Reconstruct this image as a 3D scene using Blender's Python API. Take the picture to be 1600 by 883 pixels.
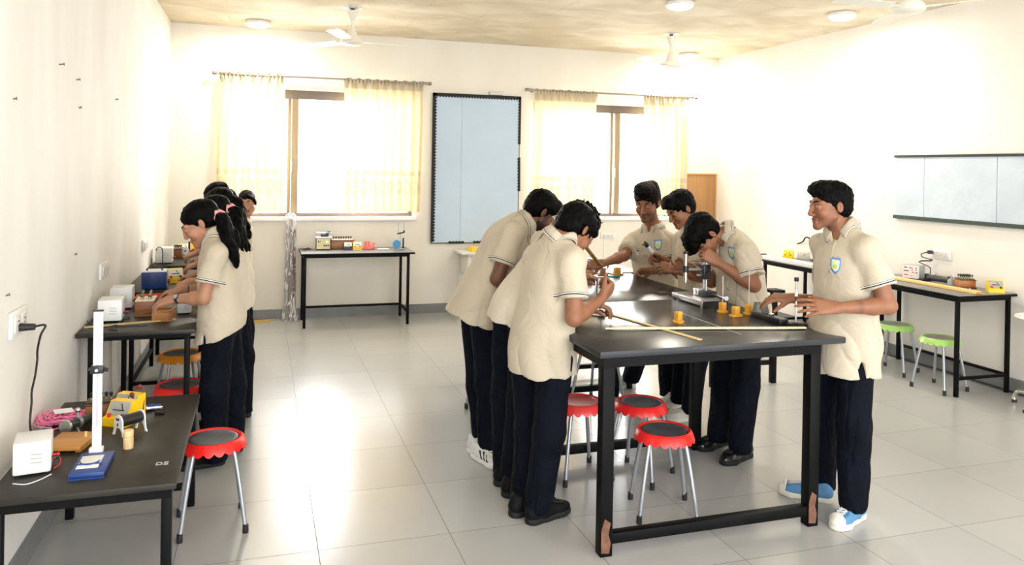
import bpy, bmesh, math, random
import numpy as np
from mathutils import Vector, Matrix
from mathutils.bvhtree import BVHTree

for o in list(bpy.data.objects):
    bpy.data.objects.remove(o, do_unlink=True)
scene = bpy.context.scene
COL = scene.collection
rnd = random.Random(7)

# ------------------------------------------------------------------ camera
FPX, PY, ROLL, YAW, PITCH = 1221.58, 269.73, 0.0167023, 0.3103957, -0.0051990
CAM = np.array([-0.26579, -3.56232, 1.71500])
_c, _s = math.cos(YAW), math.sin(YAW)
RIGHT = np.array([_c, -_s, 0.0]); FWD = np.array([_s, _c, 0.0]); UPZ = np.array([0, 0, 1.0])
_F = FWD*math.cos(PITCH) + UPZ*math.sin(PITCH)
_U = -FWD*math.sin(PITCH) + UPZ*math.cos(PITCH)
cr, sr = math.cos(ROLL), math.sin(ROLL)
cx_ax = RIGHT*cr + _U*sr
cy_ax = _U*cr - RIGHT*sr
cam_data = bpy.data.cameras.new('camera'); cam = bpy.data.objects.new('camera', cam_data); COL.objects.link(cam)
M = Matrix.Identity(4)
for i in range(3):
    M[i][0] = cx_ax[i]; M[i][1] = cy_ax[i]; M[i][2] = -_F[i]; M[i][3] = CAM[i]
cam.matrix_world = M
cam_data.sensor_width = 36.0; cam_data.sensor_fit = 'HORIZONTAL'
cam_data.lens = FPX/1600*36.0
cam_data.shift_y = -(441.5-PY)/1600.0
cam_data.clip_start = 0.05; cam_data.clip_end = 100
scene.camera = cam

# ------------------------------------------------------------------ world, light, exposure
SKY_STRENGTH = 1.2
world = bpy.data.worlds.new('sky'); scene.world = world; world.use_nodes = True
bg = world.node_tree.nodes['Background']
bg.inputs[0].default_value = (0.96, 0.98, 1.0, 1); bg.inputs[1].default_value = SKY_STRENGTH
def window_daylight(x, z, w, h, power):
    ld = bpy.data.lights.new('window_daylight', 'AREA'); ld.shape = 'RECTANGLE'; ld.size = w; ld.size_y = h
    ld.energy = power; ld.color = (1.0, 0.98, 0.95)
    lo = bpy.data.objects.new('window_daylight', ld); COL.objects.link(lo)
    lo.location = (x, 6.3, z); lo.rotation_euler = (math.radians(-90), 0, 0)
window_daylight(0.38, 1.9, 2.2, 1.6, 55)
window_daylight(3.87, 1.9, 2.2, 1.6, 55)
vs = scene.view_settings
vs.view_transform = 'Standard'; vs.look = 'None'; vs.gamma = 1.0; vs.use_curve_mapping = False
vs.exposure = 2.35
LAMP_POWER = 5

# ------------------------------------------------------------------ pixel helpers (frame 1600 x 883)
def ray(x, y):
    a, b = x-800.0, y-PY
    u = a*cr + b*sr; v = -a*sr + b*cr
    return RIGHT*u/FPX - _U*v/FPX + _F
def onz(x, y, z=0.0):
    r = ray(x, y); return CAM + r*((z-CAM[2])/r[2])
def ony(x, y, Y):
    r = ray(x, y); return CAM + r*((Y-CAM[1])/r[1])
def onx(x, y, X):
    r = ray(x, y); return CAM + r*((X-CAM[0])/r[0])
def J(x, y, d):
    return CAM + ray(x, y)*d
def nrm(v):
    v = np.asarray(v, float); return v/np.linalg.norm(v)
def V3(v): return Vector((float(v[0]), float(v[1]), float(v[2])))

# ------------------------------------------------------------------ materials
def lin(r, g, b):
    f = lambda c: (c/255/12.92) if c/255 <= .04045 else ((c/255+.055)/1.055)**2.4
    return (f(r), f(g), f(b), 1)
MATS = {}
def mat(name, col, rough=.5, metal=0.0, spec=.5, noise=None, bump=None, coat=0.0, emit=None, sheen=0.0):
    """noise=(scale, amount) colour variation, bump=(scale, strength)"""
    if name in MATS: return MATS[name]
    m = bpy.data.materials.new(name); m.use_nodes = True
    nt = m.node_tree; b = nt.nodes['Principled BSDF']
    col = tuple(col) if len(col) == 4 else (*col, 1)
    b.inputs['Base Color'].default_value = col
    b.inputs['Roughness'].default_value = rough; b.inputs['Metallic'].default_value = metal
    b.inputs['Specular IOR Level'].default_value = spec
    b.inputs['Coat Weight'].default_value = coat
    b.inputs['Sheen Weight'].default_value = sheen
    tc = nt.nodes.new('ShaderNodeTexCoord')
    if noise:
        n = nt.nodes.new('ShaderNodeTexNoise'); n.inputs['Scale'].default_value = noise[0]; n.inputs['Detail'].default_value = 4
        nt.links.new(tc.outputs['Object'], n.inputs['Vector'])
        r = nt.nodes.new('ShaderNodeMapRange'); r.inputs['From Min'].default_value = .3; r.inputs['From Max'].default_value = .7
        r.inputs['To Min'].default_value = 1-noise[1]; r.inputs['To Max'].default_value = 1+noise[1]
        nt.links.new(n.outputs['Fac'], r.inputs['Value'])
        mx = nt.nodes.new('ShaderNodeVectorMath'); mx.operation = 'SCALE'
        mx.inputs[0].default_value = col[:3]
        nt.links.new(r.outputs['Result'], mx.inputs['Scale'])
        nt.links.new(mx.outputs['Vector'], b.inputs['Base Color'])
    if bump:
        n2 = nt.nodes.new('ShaderNodeTexNoise'); n2.inputs['Scale'].default_value = bump[0]; n2.inputs['Detail'].default_value = 3
        nt.links.new(tc.outputs['Object'], n2.inputs['Vector'])
        bp = nt.nodes.new('ShaderNodeBump'); bp.inputs['Strength'].default_value = bump[1]; bp.inputs['Distance'].default_value = .01
        nt.links.new(n2.outputs['Fac'], bp.inputs['Height']); nt.links.new(bp.outputs['Normal'], b.inputs['Normal'])
    if emit:
        b.inputs['Emission Color'].default_value = (*emit[:3], 1); b.inputs['Emission Strength'].default_value = emit[3]
    MATS[name] = m
    return m
def wood(name, c1, c2, scale=8, rough=.45, axis=0):
    if name in MATS: return MATS[name]
    m = mat(name, c1, rough); nt = m.node_tree; b = nt.nodes['Principled BSDF']
    tc = nt.nodes.new('ShaderNodeTexCoord'); mp = nt.nodes.new('ShaderNodeMapping')
    sc = [scale*6]*3; sc[axis] = scale*.5; mp.inputs['Scale'].default_value = sc
    n = nt.nodes.new('ShaderNodeTexNoise'); n.inputs['Scale'].default_value = 1.5; n.inputs['Detail'].default_value = 6; n.inputs['Distortion'].default_value = .6
    cr_ = nt.nodes.new('ShaderNodeValToRGB'); cr_.color_ramp.elements[0].position = .35; cr_.color_ramp.elements[1].position = .68
    cr_.color_ramp.elements[0].color = c1; cr_.color_ramp.elements[1].color = c2
    nt.links.new(tc.outputs['Object'], mp.inputs['Vector']); nt.links.new(mp.outputs['Vector'], n.inputs['Vector'])
    nt.links.new(n.outputs['Fac'], cr_.inputs['Fac']); nt.links.new(cr_.outputs['Color'], b.inputs['Base Color'])
    return m

# ------------------------------------------------------------------ mesh builder
class MB:
    def __init__(self): self.bm = bmesh.new()
    def _new(self, geom, mtx):
        bmesh.ops.transform(self.bm, matrix=mtx, verts=geom)
    def box(self, c, s, rot=None, bevel=0.0, taper=None):
        r = bmesh.ops.create_cube(self.bm, size=1.0); vs_ = r['verts']
        for v in vs_:
            v.co = Vector((v.co.x*s[0], v.co.y*s[1], v.co.z*s[2]))
            if taper and v.co.z > 0: v.co.x *= taper[0]; v.co.y *= taper[1]
        if bevel > 0:
            ed = list({e for v in vs_ for e in v.link_edges})
            rr = bmesh.ops.bevel(self.bm, geom=ed, offset=bevel, segments=2, affect='EDGES', profile=.5)
            vs_ = list({v for f in rr['faces'] for v in f.verts} | {v for v in vs_ if v.is_valid})
        mtx = Matrix.Translation(V3(c))
        if rot is not None: mtx = mtx @ (rot.to_4x4() if hasattr(rot, 'to_4x4') else Matrix.Rotation(rot, 4, 'Z'))
        self._new(vs_, mtx); return self
    def cyl(self, a, b, r1, r2=None, n=16, caps=True):
        r2 = r1 if r2 is None else r2
        a, b = V3(a), V3(b); d = b-a
        q = d.to_track_quat('Z', 'Y').to_matrix().to_4x4()
        r = bmesh.ops.create_cone(self.bm, cap_ends=caps, segments=n, radius1=r1, radius2=r2, depth=d.length)
        self._new(r['verts'], Matrix.Translation((a+b)/2) @ q); return self
    def sph(self, c, r, sc=(1, 1, 1), n=16, rot=None):
        g = bmesh.ops.create_uvsphere(self.bm, u_segments=n, v_segments=max(6, n//2), radius=r)
        mtx = Matrix.Translation(V3(c)) @ (rot.to_4x4() if rot is not None else Matrix.Identity(4)) @ Matrix.Diagonal((*sc, 1))
        self._new(g['verts'], mtx); return self
    def tube(self, pts, r, n=8, rads=None, closed=False):
        P = [V3(p) for p in pts]; N = len(P); rings = []
        up = Vector((0, 0, 1)); prev = None
        for i in range(N):
            t = (P[min(i+1, N-1)]-P[max(i-1, 0)])
            if closed: t = P[(i+1) % N]-P[i-1]
            t.normalize()
            if prev is None:
                a = t.cross(up)
                if a.length < .1: a = t.cross(Vector((1, 0, 0)))
            else:
                a = prev - t*prev.dot(t)
            a.normalize(); prev = a; b = t.cross(a)
            rr = rads[i] if rads else r
            rings.append([self.bm.verts.new(P[i]+a*rr*math.cos(2*math.pi*k/n)+b*rr*math.sin(2*math.pi*k/n)) for k in range(n)])
        for i in range(N if closed else N-1):
            A, B = rings[i], rings[(i+1) % N]
            for k in range(n):
                self.bm.faces.new((A[k], A[(k+1) % n], B[(k+1) % n], B[k]))
        if not closed:
            self.bm.faces.new(rings[0][::-1]); self.bm.faces.new(rings[-1])
        return self
    def lathe(self, prof, c=(0, 0, 0), n=32, fn=None, mtx=None):
        """prof: list of (r, z); fn(i, theta, r, z) -> (r, z)"""
        rings = []
        c = V3(c)
        for i, (r, z) in enumerate(prof):
            ring = []
            for k in range(n):
                th = 2*math.pi*k/n
                r2, z2 = fn(i, th, r, z) if fn else (r, z)
                p = Vector((r2*math.cos(th), r2*math.sin(th), z2))
                if mtx is not None: p = mtx @ p
                ring.append(self.bm.verts.new(p+c))
            rings.append(ring)
        for i in range(len(rings)-1):
            A, B = rings[i], rings[i+1]
            for k in range(n):
                self.bm.faces.new((A[k], A[(k+1) % n], B[(k+1) % n], B[k]))
        self.bm.faces.new(rings[0][::-1]); self.bm.faces.new(rings[-1])
        return self
    def prism(self, poly, depth, mtx):
        """2-D outline (x, y) extruded along +z by depth, then placed by mtx"""
        a = [self.bm.verts.new(mtx @ Vector((x, y, 0))) for x, y in poly]
        b = [self.bm.verts.new(mtx @ Vector((x, y, depth))) for x, y in poly]
        n = len(poly)
        self.bm.faces.new(a[::-1]); self.bm.faces.new(b)
        for k in range(n): self.bm.faces.new((a[k], a[(k+1) % n], b[(k+1) % n], b[k]))
        return self
    def build(self, name, m, parent=None, smooth=True, angle=40):
        bmesh.ops.recalc_face_normals(self.bm, faces=self.bm.faces)
        me = bpy.data.meshes.new(name)
        if smooth:
            for f in self.bm.faces: f.smooth = True
            lim = math.radians(angle)
            for e in self.bm.edges:
                if len(e.link_faces) == 2 and e.calc_face_angle(0) > lim: e.smooth = False
        self.bm.to_mesh(me); self.bm.free()
        o = bpy.data.objects.new(name, me); COL.objects.link(o)
        if m is not None: me.materials.append(m)
        if parent is not None: o.parent = parent
        return o

def thing(name, label, cat, loc=(0, 0, 0), rotz=0.0, group=None):
    o = bpy.data.objects.new(name, None); COL.objects.link(o); o.empty_display_size = .1
    o.location = V3(loc); o.rotation_euler = (0, 0, rotz)
    return tag(o, label, cat, group)
def tag(o, label, cat, group=None, kind=None):
    o['label'] = label; o['category'] = cat
    if group: o['group'] = group
    if kind: o['kind'] = kind
    return o
def struct(o):
    o['kind'] = 'structure'; return o
def copy_tree(o, parent=None):
    c = o.copy(); COL.objects.link(c)
    if parent is not None: c.parent = parent
    for ch in list(o.children): copy_tree(ch, c)
    return c
def euler(x=0, y=0, z=0):
    return (Matrix.Rotation(z, 3, 'Z') @ Matrix.Rotation(y, 3, 'Y') @ Matrix.Rotation(x, 3, 'X'))

# common materials
BLACK = mat('black_paint', (.012, .012, .014), .4)
BLACKP = mat('black_plastic', (.015, .015, .017), .35)
WHITEP = mat('white_plastic', (.80, .80, .80), .35)
STEEL = mat('steel', (.62, .63, .65), .28, 1.0)
GREYLEG = mat('grey_tube', (.38, .40, .43), .32, .6)
BRASS = mat('brass', (.62, .45, .2), .3, 1.0)
YELLOW = mat('yellow_plastic', lin(250, 205, 20), .4)
BLUE = mat('blue_enamel', lin(28, 62, 130), .4)
REDP = mat('red_plastic', lin(225, 40, 36), .35)
PINKW = mat('pink_wire', lin(248, 135, 182), .4)
WIREB = mat('black_cable', (.01, .01, .012), .5)
PAPER = mat('paper', (.85, .84, .82), .7)
WOODB = wood('box_wood', lin(150, 95, 50), lin(110, 62, 30), 6)
WOODY = wood('yellow_wood', lin(236, 175, 60), lin(212, 145, 40), 6)
WOODP = wood('pale_wood', lin(238, 214, 150), lin(222, 190, 120), 5)
WOODO = wood('board_wood', lin(205, 150, 75), lin(180, 120, 55), 5)
# ================================================================== the room
LX, RX, BY, CZ, FY = -1.20, 5.47, 5.48, 3.21, -4.6
def wall_mat(name, col, dirt):
    m = mat(name, col, .75, 0, .25); nt = m.node_tree; b = nt.nodes['Principled BSDF']
    g = nt.nodes.new('ShaderNodeNewGeometry')
    mp = nt.nodes.new('ShaderNodeMapping'); mp.inputs['Scale'].default_value = (1.2, 1.2, .35)
    n = nt.nodes.new('ShaderNodeTexNoise'); n.inputs['Scale'].default_value = 2.2; n.inputs['Detail'].default_value = 5
    nt.links.new(g.outputs['Position'], mp.inputs['Vector']); nt.links.new(mp.outputs['Vector'], n.inputs['Vector'])
    r = nt.nodes.new('ShaderNodeValToRGB'); r.color_ramp.elements[0].position = .38; r.color_ramp.elements[1].position = .62
    r.color_ramp.elements[0].color = (*[c*d for c, d in zip(col, dirt)], 1); r.color_ramp.elements[1].color = (*col, 1)
    nt.links.new(n.outputs['Fac'], r.inputs['Fac']); nt.links.new(r.outputs['Color'], b.inputs['Base Color'])
    n2 = nt.nodes.new('ShaderNodeTexNoise'); n2.inputs['Scale'].default_value = 6; n2.inputs['Detail'].default_value = 6
    nt.links.new(g.outputs['Position'], n2.inputs['Vector'])
    bp = nt.nodes.new('ShaderNodeBump'); bp.inputs['Strength'].default_value = .12; bp.inputs['Distance'].default_value = .02
    nt.links.new(n2.outputs['Fac'], bp.inputs['Height']); nt.links.new(bp.outputs['Normal'], b.inputs['Normal'])
    return m
WALL = wall_mat('wall_paint', (.82, .785, .71), (.965, .95, .92))
WALLL = wall_mat('wall_paint_worn', (.84, .825, .79), (.94, .93, .91))

# floor: 0.6 m grey glazed tiles on the joints of the photo
m = mat('floor_tile', (.5, .5, .48), .16, 0, .5); nt = m.node_tree; b = nt.nodes['Principled BSDF']
g = nt.nodes.new('ShaderNodeNewGeometry'); sx = nt.nodes.new('ShaderNodeSeparateXYZ'); nt.links.new(g.outputs['Position'], sx.inputs[0])
outs = []
def mth(op, a, bv=None, c=None):
    n = nt.nodes.new('ShaderNodeMath'); n.operation = op
    for i, v in enumerate((a, bv, c)):
        if v is None: continue
        if hasattr(v, 'node'): nt.links.new(v, n.inputs[i])
        else: n.inputs[i].default_value = v
    return n.outputs[0]
for ax in ('X', 'Y'):
    q = mth('DIVIDE', sx.outputs[ax], .6)
    fr = mth('ABSOLUTE', mth('SUBTRACT', q, mth('ROUND', q)))
    outs.append(mth('LESS_THAN', fr, .0028))
grout = mth('MAXIMUM', outs[0], outs[1])
cell = nt.nodes.new('ShaderNodeTexWhiteNoise'); cell.noise_dimensions = '2D'
cv = nt.nodes.new('ShaderNodeCombineXYZ')
nt.links.new(mth('FLOOR', mth('DIVIDE', sx.outputs['X'], .6)), cv.inputs[0]); nt.links.new(mth('FLOOR', mth('DIVIDE', sx.outputs['Y'], .6)), cv.inputs[1])
nt.links.new(cv.outputs[0], cell.inputs['Vector'])
nz = nt.nodes.new('ShaderNodeTexNoise'); nz.inputs['Scale'].default_value = 3.5; nz.inputs['Detail'].default_value = 6
nt.links.new(g.outputs['Position'], nz.inputs['Vector'])
val = mth('ADD', mth('MULTIPLY', cell.outputs['Value'], .03), mth('MULTIPLY', nz.outputs['Fac'], .03))
tile = nt.nodes.new('ShaderNodeCombineXYZ')
base = mth('ADD', val, .40)
nt.links.new(base, tile.inputs[0]); nt.links.new(base, tile.inputs[1]); nt.links.new(mth('MULTIPLY', base, .975), tile.inputs[2])
mx = nt.nodes.new('ShaderNodeMix'); mx.data_type = 'RGBA'
nt.links.new(grout, mx.inputs['Factor']); nt.links.new(tile.outputs[0], mx.inputs['A']); mx.inputs['B'].default_value = (.13, .13, .13, 1)
nt.links.new(mx.outputs['Result'], b.inputs['Base Color'])
nz2 = nt.nodes.new('ShaderNodeTexNoise'); nz2.inputs['Scale'].default_value = 5; nz2.inputs['Detail'].default_value = 4
nt.links.new(g.outputs['Position'], nz2.inputs['Vector'])
nt.links.new(mth('ADD', mth('MULTIPLY', nz2.outputs['Fac'], .03), mth('ADD', mth('MULTIPLY', grout, .4), .235)), b.inputs['Roughness'])
bp = nt.nodes.new('ShaderNodeBump'); bp.inputs['Strength'].default_value = .03; bp.inputs['Distance'].default_value = .02
nt.links.new(nz2.outputs['Fac'], bp.inputs['Height']); nt.links.new(bp.outputs['Normal'], b.inputs['Normal'])
FLOOR = m
struct(MB().box(((LX+RX)/2, (FY+BY)/2, -.05), (RX-LX+.4, BY-FY+.4, .1)).build('floor', FLOOR))

# ceiling: raw concrete with board marks
m = mat('ceiling_concrete', (.5, .43, .33), .85, 0, .2); nt = m.node_tree; b = nt.nodes['Principled BSDF']
g = nt.nodes.new('ShaderNodeNewGeometry'); mp = nt.nodes.new('ShaderNodeMapping'); mp.inputs['Scale'].default_value = (1.2, 1.7, 1)
mp.inputs['Rotation'].default_value = (0, 0, .25)
n = nt.nodes.new('ShaderNodeTexNoise'); n.inputs['Scale'].default_value = 1.6; n.inputs['Detail'].default_value = 8; n.inputs['Distortion'].default_value = .8
nt.links.new(g.outputs['Position'], mp.inputs['Vector']); nt.links.new(mp.outputs['Vector'], n.inputs['Vector'])
r = nt.nodes.new('ShaderNodeValToRGB'); r.color_ramp.elements[0].position = .3; r.color_ramp.elements[1].position = .7
r.color_ramp.elements[0].color = lin(204, 192, 168); r.color_ramp.elements[1].color = lin(232, 223, 205)
e = r.color_ramp.elements.new(.5); e.color = lin(218, 206, 183)
nt.links.new(n.outputs['Fac'], r.inputs['Fac'])
br = nt.nodes.new('ShaderNodeTexBrick'); br.inputs['Scale'].default_value = .42; br.inputs['Mortar Size'].default_value = .004
br.inputs['Color1'].default_value = br.inputs['Color2'].default_value = (1, 1, 1, 1); br.inputs['Mortar'].default_value = (.92, .91, .89, 1)
nt.links.new(g.outputs['Position'], br.inputs['Vector'])
mx = nt.nodes.new('ShaderNodeMix'); mx.data_type = 'RGBA'; mx.blend_type = 'MULTIPLY'; mx.inputs['Factor'].default_value = 1
nt.links.new(r.outputs['Color'], mx.inputs['A']); nt.links.new(br.outputs['Color'], mx.inputs['B'])
nt.links.new(mx.outputs['Result'], b.inputs['Base Color'])
bp = nt.nodes.new('ShaderNodeBump'); bp.inputs['Strength'].default_value = .3; bp.inputs['Distance'].default_value = .02
nt.links.new(n.outputs['Fac'], bp.inputs['Height']); nt.links.new(bp.outputs['Normal'], b.inputs['Normal'])
struct(MB().box(((LX+RX)/2, (FY+BY)/2, CZ+.06), (RX-LX+.4, BY-FY+.4, .12)).build('ceiling', m))

struct(MB().box((LX-.1, (FY+BY)/2, CZ/2), (.2, BY-FY+.4, CZ)).build('wall_left', WALLL))
struct(MB().box((RX+.1, (FY+BY)/2, CZ/2), (.2, BY-FY+.4, CZ)).build('wall_right', wall_mat('wall_paint_right', (.84, .81, .755), (.97, .96, .94))))
W1 = (-.66, 1.43, 1.135, 2.555); W2 = (2.90, 4.86, 1.125, 2.54)
wb = MB(); T = .2
def wseg(x0, x1, z0, z1): wb.box(((x0+x1)/2, BY+T/2, (z0+z1)/2), (x1-x0, T, z1-z0))
wseg(LX, W1[0], 0, CZ); wseg(W1[1], W2[0], 0, CZ); wseg(W2[1], RX, 0, CZ)
for W in (W1, W2): wseg(W[0], W[1], 0, W[2]); wseg(W[0], W[1], W[3], CZ)
struct(wb.build('wall_back', WALL))
SKIRT = mat('skirting_tile', (.2, .205, .205), .3, noise=(5, .12))
struct(MB().box(((LX+RX)/2, BY-.007, .055), (RX-LX, .014, .11)).build('baseboard_back', SKIRT))
struct(MB().box((LX+.007, (FY+BY)/2-.01, .055), (.014, BY-FY-.02, .11)).build('baseboard_left', SKIRT))
struct(MB().box((RX-.007, (FY+BY)/2-.01, .055), (.014, BY-FY-.02, .11)).build('baseboard_right', SKIRT))

# windows
FRAME = mat('window_aluminium', lin(112, 100, 88), .4, .2)
FRAMEG = mat('window_sash', lin(150, 132, 104), .4, .1)
def glass_mat():
    m = mat('window_glass', (1, 1, 1), 0); nt = m.node_tree; nt.nodes.remove(nt.nodes['Principled BSDF'])
    t = nt.nodes.new('ShaderNodeBsdfTransparent'); t.inputs[0].default_value = (.98, .99, 1, 1); gl = nt.nodes.new('ShaderNodeBsdfGlossy'); gl.inputs['Roughness'].default_value = .02
    mix = nt.nodes.new('ShaderNodeMixShader'); mix.inputs[0].default_value = .05
    nt.links.new(t.outputs[0], mix.inputs[1]); nt.links.new(gl.outputs[0], mix.inputs[2]); nt.links.new(mix.outputs[0], nt.nodes['Material Output'].inputs[0])
    return m
GLASS = glass_mat()
SILL = mat('sill_white', (.82, .81, .80), .5)
def window(name, W, mull):
    x0, x1, z0, z1 = W; y = BY+.12
    f = struct(MB().box(((x0+x1)/2, y, z1-.05), (x1-x0-.1, .08, .10), bevel=.004).box(((x0+x1)/2, y, z0+.02), (x1-x0-.1, .08, .04), bevel=.004)
        .box((x0+.025, y, (z0+z1)/2), (.05, .08, z1-z0), bevel=.004).box((x1-.025, y, (z0+z1)/2), (.05, .08, z1-z0), bevel=.004).build(name, FRAME))
    s = MB()
    s.box((mull, y-.02, (z0+z1)/2-.03), (.075, .045, z1-z0-.14), bevel=.005)
    s.box((mull-.06, y+.02, (z0+z1)/2-.03), (.04, .03, z1-z0-.14), bevel=.003)
    s.build('sash', FRAMEG, f)
    MB().box((mull-.035, y-.047, (z0+z1)/2-.15), (.018, .012, .12), bevel=.003).build('latch', WHITEP, f)
    MB().box(((x0+x1)/2, y+.055, z0+.285), (x1-x0-.1, .02, .018)).build('rail', SILL, f)
    MB().box(((x0+mull)/2, y+.02, (z0+z1)/2-.03), (mull-x0-.05, .005, z1-z0-.15)).build('pane', GLASS, f)
    MB().box(((x1+mull)/2, y-.02, (z0+z1)/2-.03), (x1-mull-.05, .005, z1-z0-.15)).build('pane', GLASS, f)
window('window_1', W1, .09); window('window_2', W2, 4.07)
for k, W in ((1, W1), (2, W2)):
    struct(MB().box(((W[0]+W[1])/2, BY-.012, W[2]-.022), (W[1]-W[0]+.06, .05, .045), bevel=.006).build('trim_%d' % k, SILL))

# curtains and rods
def curtain_mat():
    m = mat('curtain_cloth', (.83, .70, .47), .9, 0, .1); nt = m.node_tree; b = nt.nodes['Principled BSDF']
    uv = nt.nodes.new('ShaderNodeAttribute'); uv.attribute_name = 'cuv'
    sp = nt.nodes.new('ShaderNodeSeparateXYZ'); nt.links.new(uv.outputs['Vector'], sp.inputs[0])
    def mt(op, a, bv=None):
        n = nt.nodes.new('ShaderNodeMath'); n.operation = op
        for i, v in enumerate((a, bv)):
            if v is None: continue
            if hasattr(v, 'node'): nt.links.new(v, n.inputs[i])
            else: n.inputs[i].default_value = v
        return n.outputs[0]
    U, Vv = sp.outputs['X'], sp.outputs['Y']          # metres along the cloth, metres above its hem
    # woven band
    band = mt('MULTIPLY', mt('GREATER_THAN', Vv, .415), mt('LESS_THAN', Vv, .475))
    # repeated leaf-shaped embroidery below the band
    fu = mt('SUBTRACT', mt('FRACT', mt('DIVIDE', U, .125)), .5)
    fv = mt('DIVIDE', mt('SUBTRACT', Vv, .29), .21)
    fu2 = mt('ADD', fu, mt('MULTIPLY', fv, mt('MULTIPLY', fv, .35)))
    rad = mt('ADD', mt('POWER', mt('MULTIPLY', fu2, 2.9), 2.0), mt('POWER', mt('MULTIPLY', fv, 2.0), 2.0))
    ring = mt('MULTIPLY', mt('LESS_THAN', rad, 1.0), mt('GREATER_THAN', mt('FRACT', mt('MULTIPLY', rad, 2.2)), .5))
    mask = mt('MAXIMUM', mt('MULTIPLY', band, .28), mt('MULTIPLY', ring, .6))
    head = mt('GREATER_THAN', Vv, 1.40)
    mask = mt('MAXIMUM', mask, mt('MULTIPLY', head, .45))
    mx = nt.nodes.new('ShaderNodeMix'); mx.data_type = 'RGBA'
    nt.links.new(mask, mx.inputs['Factor']); mx.inputs['A'].default_value = (.87, .79, .61, 1); mx.inputs['B'].default_value = (.46, .40, .31, 1)
    nt.links.new(mx.outputs['Result'], b.inputs['Base Color'])
    tr = nt.nodes.new('ShaderNodeBsdfTranslucent'); nt.links.new(mx.outputs['Result'], tr.inputs['Color'])
    ms = nt.nodes.new('ShaderNodeMixShader'); ms.inputs[0].default_value = .40
    nt.links.new(b.outputs[0], ms.inputs[1]); nt.links.new(tr.outputs[0], ms.inputs[2])
    nt.links.new(ms.outputs[0], nt.nodes['Material Output'].inputs[0])
    return m
CURT = curtain_mat()
def curtain(x0, x1, z0, z1, label, seed, skew=0.0):
    r = random.Random(seed); nU, nV = 150, 40
    ph = [r.uniform(0, 6.28) for _ in range(6)]; nf = (x1-x0)/.105
    V, F, UV = [], [], []
    for side in (0, 1):
        for j in range(nV+1):
            v = j/nV
            for i in range(nU+1):
                u = i/nU
                a = .030*(.45+.55*(1-v))+.006
                w = math.sin(2*math.pi*nf*u+ph[0]+.8*math.sin(2*math.pi*u*1.7+ph[1])) + .35*math.sin(2*math.pi*nf*2.3*u+ph[2]+v*1.5)
                if v > .955: a = .016; w = math.sin(2*math.pi*nf*2.6*u+ph[3])+.4*math.sin(2*math.pi*nf*5.1*u)
                x = x0+(x1-x0)*u + .012*math.sin(3*v+ph[4]) + skew*(1-v)
                y = BY-.085 + a*w - side*.0025
                z = z0+(z1-z0)*v + (.008*math.sin(2*math.pi*nf*u+ph[5]) if v > .97 or v < .02 else 0)
                V.append((x, y, z)); UV.append((u*(x1-x0)*1.25, z-z0, 0))
    S = (nU+1)*(nV+1)
    for side in (0, 1):
        for j in range(nV):
            for i in range(nU):
                q = [side*S+j*(nU+1)+i, side*S+j*(nU+1)+i+1, side*S+(j+1)*(nU+1)+i+1, side*S+(j+1)*(nU+1)+i]
                F.append(q if side else q[::-1])
    rim = [j*(nU+1) for j in range(nV+1)]
    for A in (0, nU):
        for j in range(nV):
            a, bq = j*(nU+1)+A, (j+1)*(nU+1)+A
            F.append((a, bq, S+bq, S+a) if A == 0 else (a, S+a, S+bq, bq))
    for B_ in (0, nV*(nU+1)):
        for i in range(nU):
            a, bq = B_+i, B_+i+1
            F.append((a, S+a, S+bq, bq) if B_ == 0 else (a, bq, S+bq, S+a))
    me = bpy.data.meshes.new('curtain'); me.from_pydata(V, [], F); me.update()
    at = me.attributes.new('cuv', 'FLOAT_VECTOR', 'POINT'); at.data.foreach_set('vector', np.array(UV, 'f').ravel())
    for p in me.polygons: p.use_smooth = True
    me.materials.append(CURT)
    o = bpy.data.objects.new('curtain', me); COL.objects.link(o)
    tag(o, label, 'curtain', 'cream embroidered window curtains')
curtain(-.70, -.02, 1.19, 2.70, 'cream curtain hanging over the left end of the left window', 1, -.02)
curtain(.60, 1.50, 1.19, 2.70, 'wide cream curtain covering the right half of the left window', 2)
curtain(2.88, 3.70, 1.15, 2.685, 'wide cream curtain over the left half of the right window, behind the boys', 3)
curtain(4.36, 4.96, 1.15, 2.68, 'narrow cream curtain at the right end of the right window', 4)
ROD = mat('rod_metal', (.32, .28, .25), .3, .9)
def rod(x0, x1, z, label):
    y = BY-.085
    t = thing('curtain_rod', label, 'curtain rod', ((x0+x1)/2, y, z))
    L = (x1-x0)/2
    MB().cyl((-L, 0, 0), (L, 0, 0), .011, n=12).build('pole', ROD, t)
    for s in (-1, 1):
        e = MB()
        e.sph((s*(L+.062), 0, 0), .022).cyl((s*(L), 0, 0), (s*(L+.02), 0, 0), .012)
        for k in range(4):
            a = k*math.pi/2
            e.tube([(s*(L+.01+.045*q), .020*math.sin(math.pi*q)*math.cos(a+2*q), .020*math.sin(math.pi*q)*math.sin(a+2*q)) for q in [i/8 for i in range(9)]], .0042, 6)
        e.build('finial', ROD, t)
        MB().box((s*(L-.03), .045, 0), (.02, .08, .02)).cyl((s*(L-.03), .075, 0), (s*(L-.03), .085, 0), .025).build('bracket', ROD, t)
rod(-.70, 1.53, 2.685, 'thin metal curtain rod with twisted finials above the left window')
rod(2.84, 5.05, 2.672, 'thin metal curtain rod with twisted finials above the right window')

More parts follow.
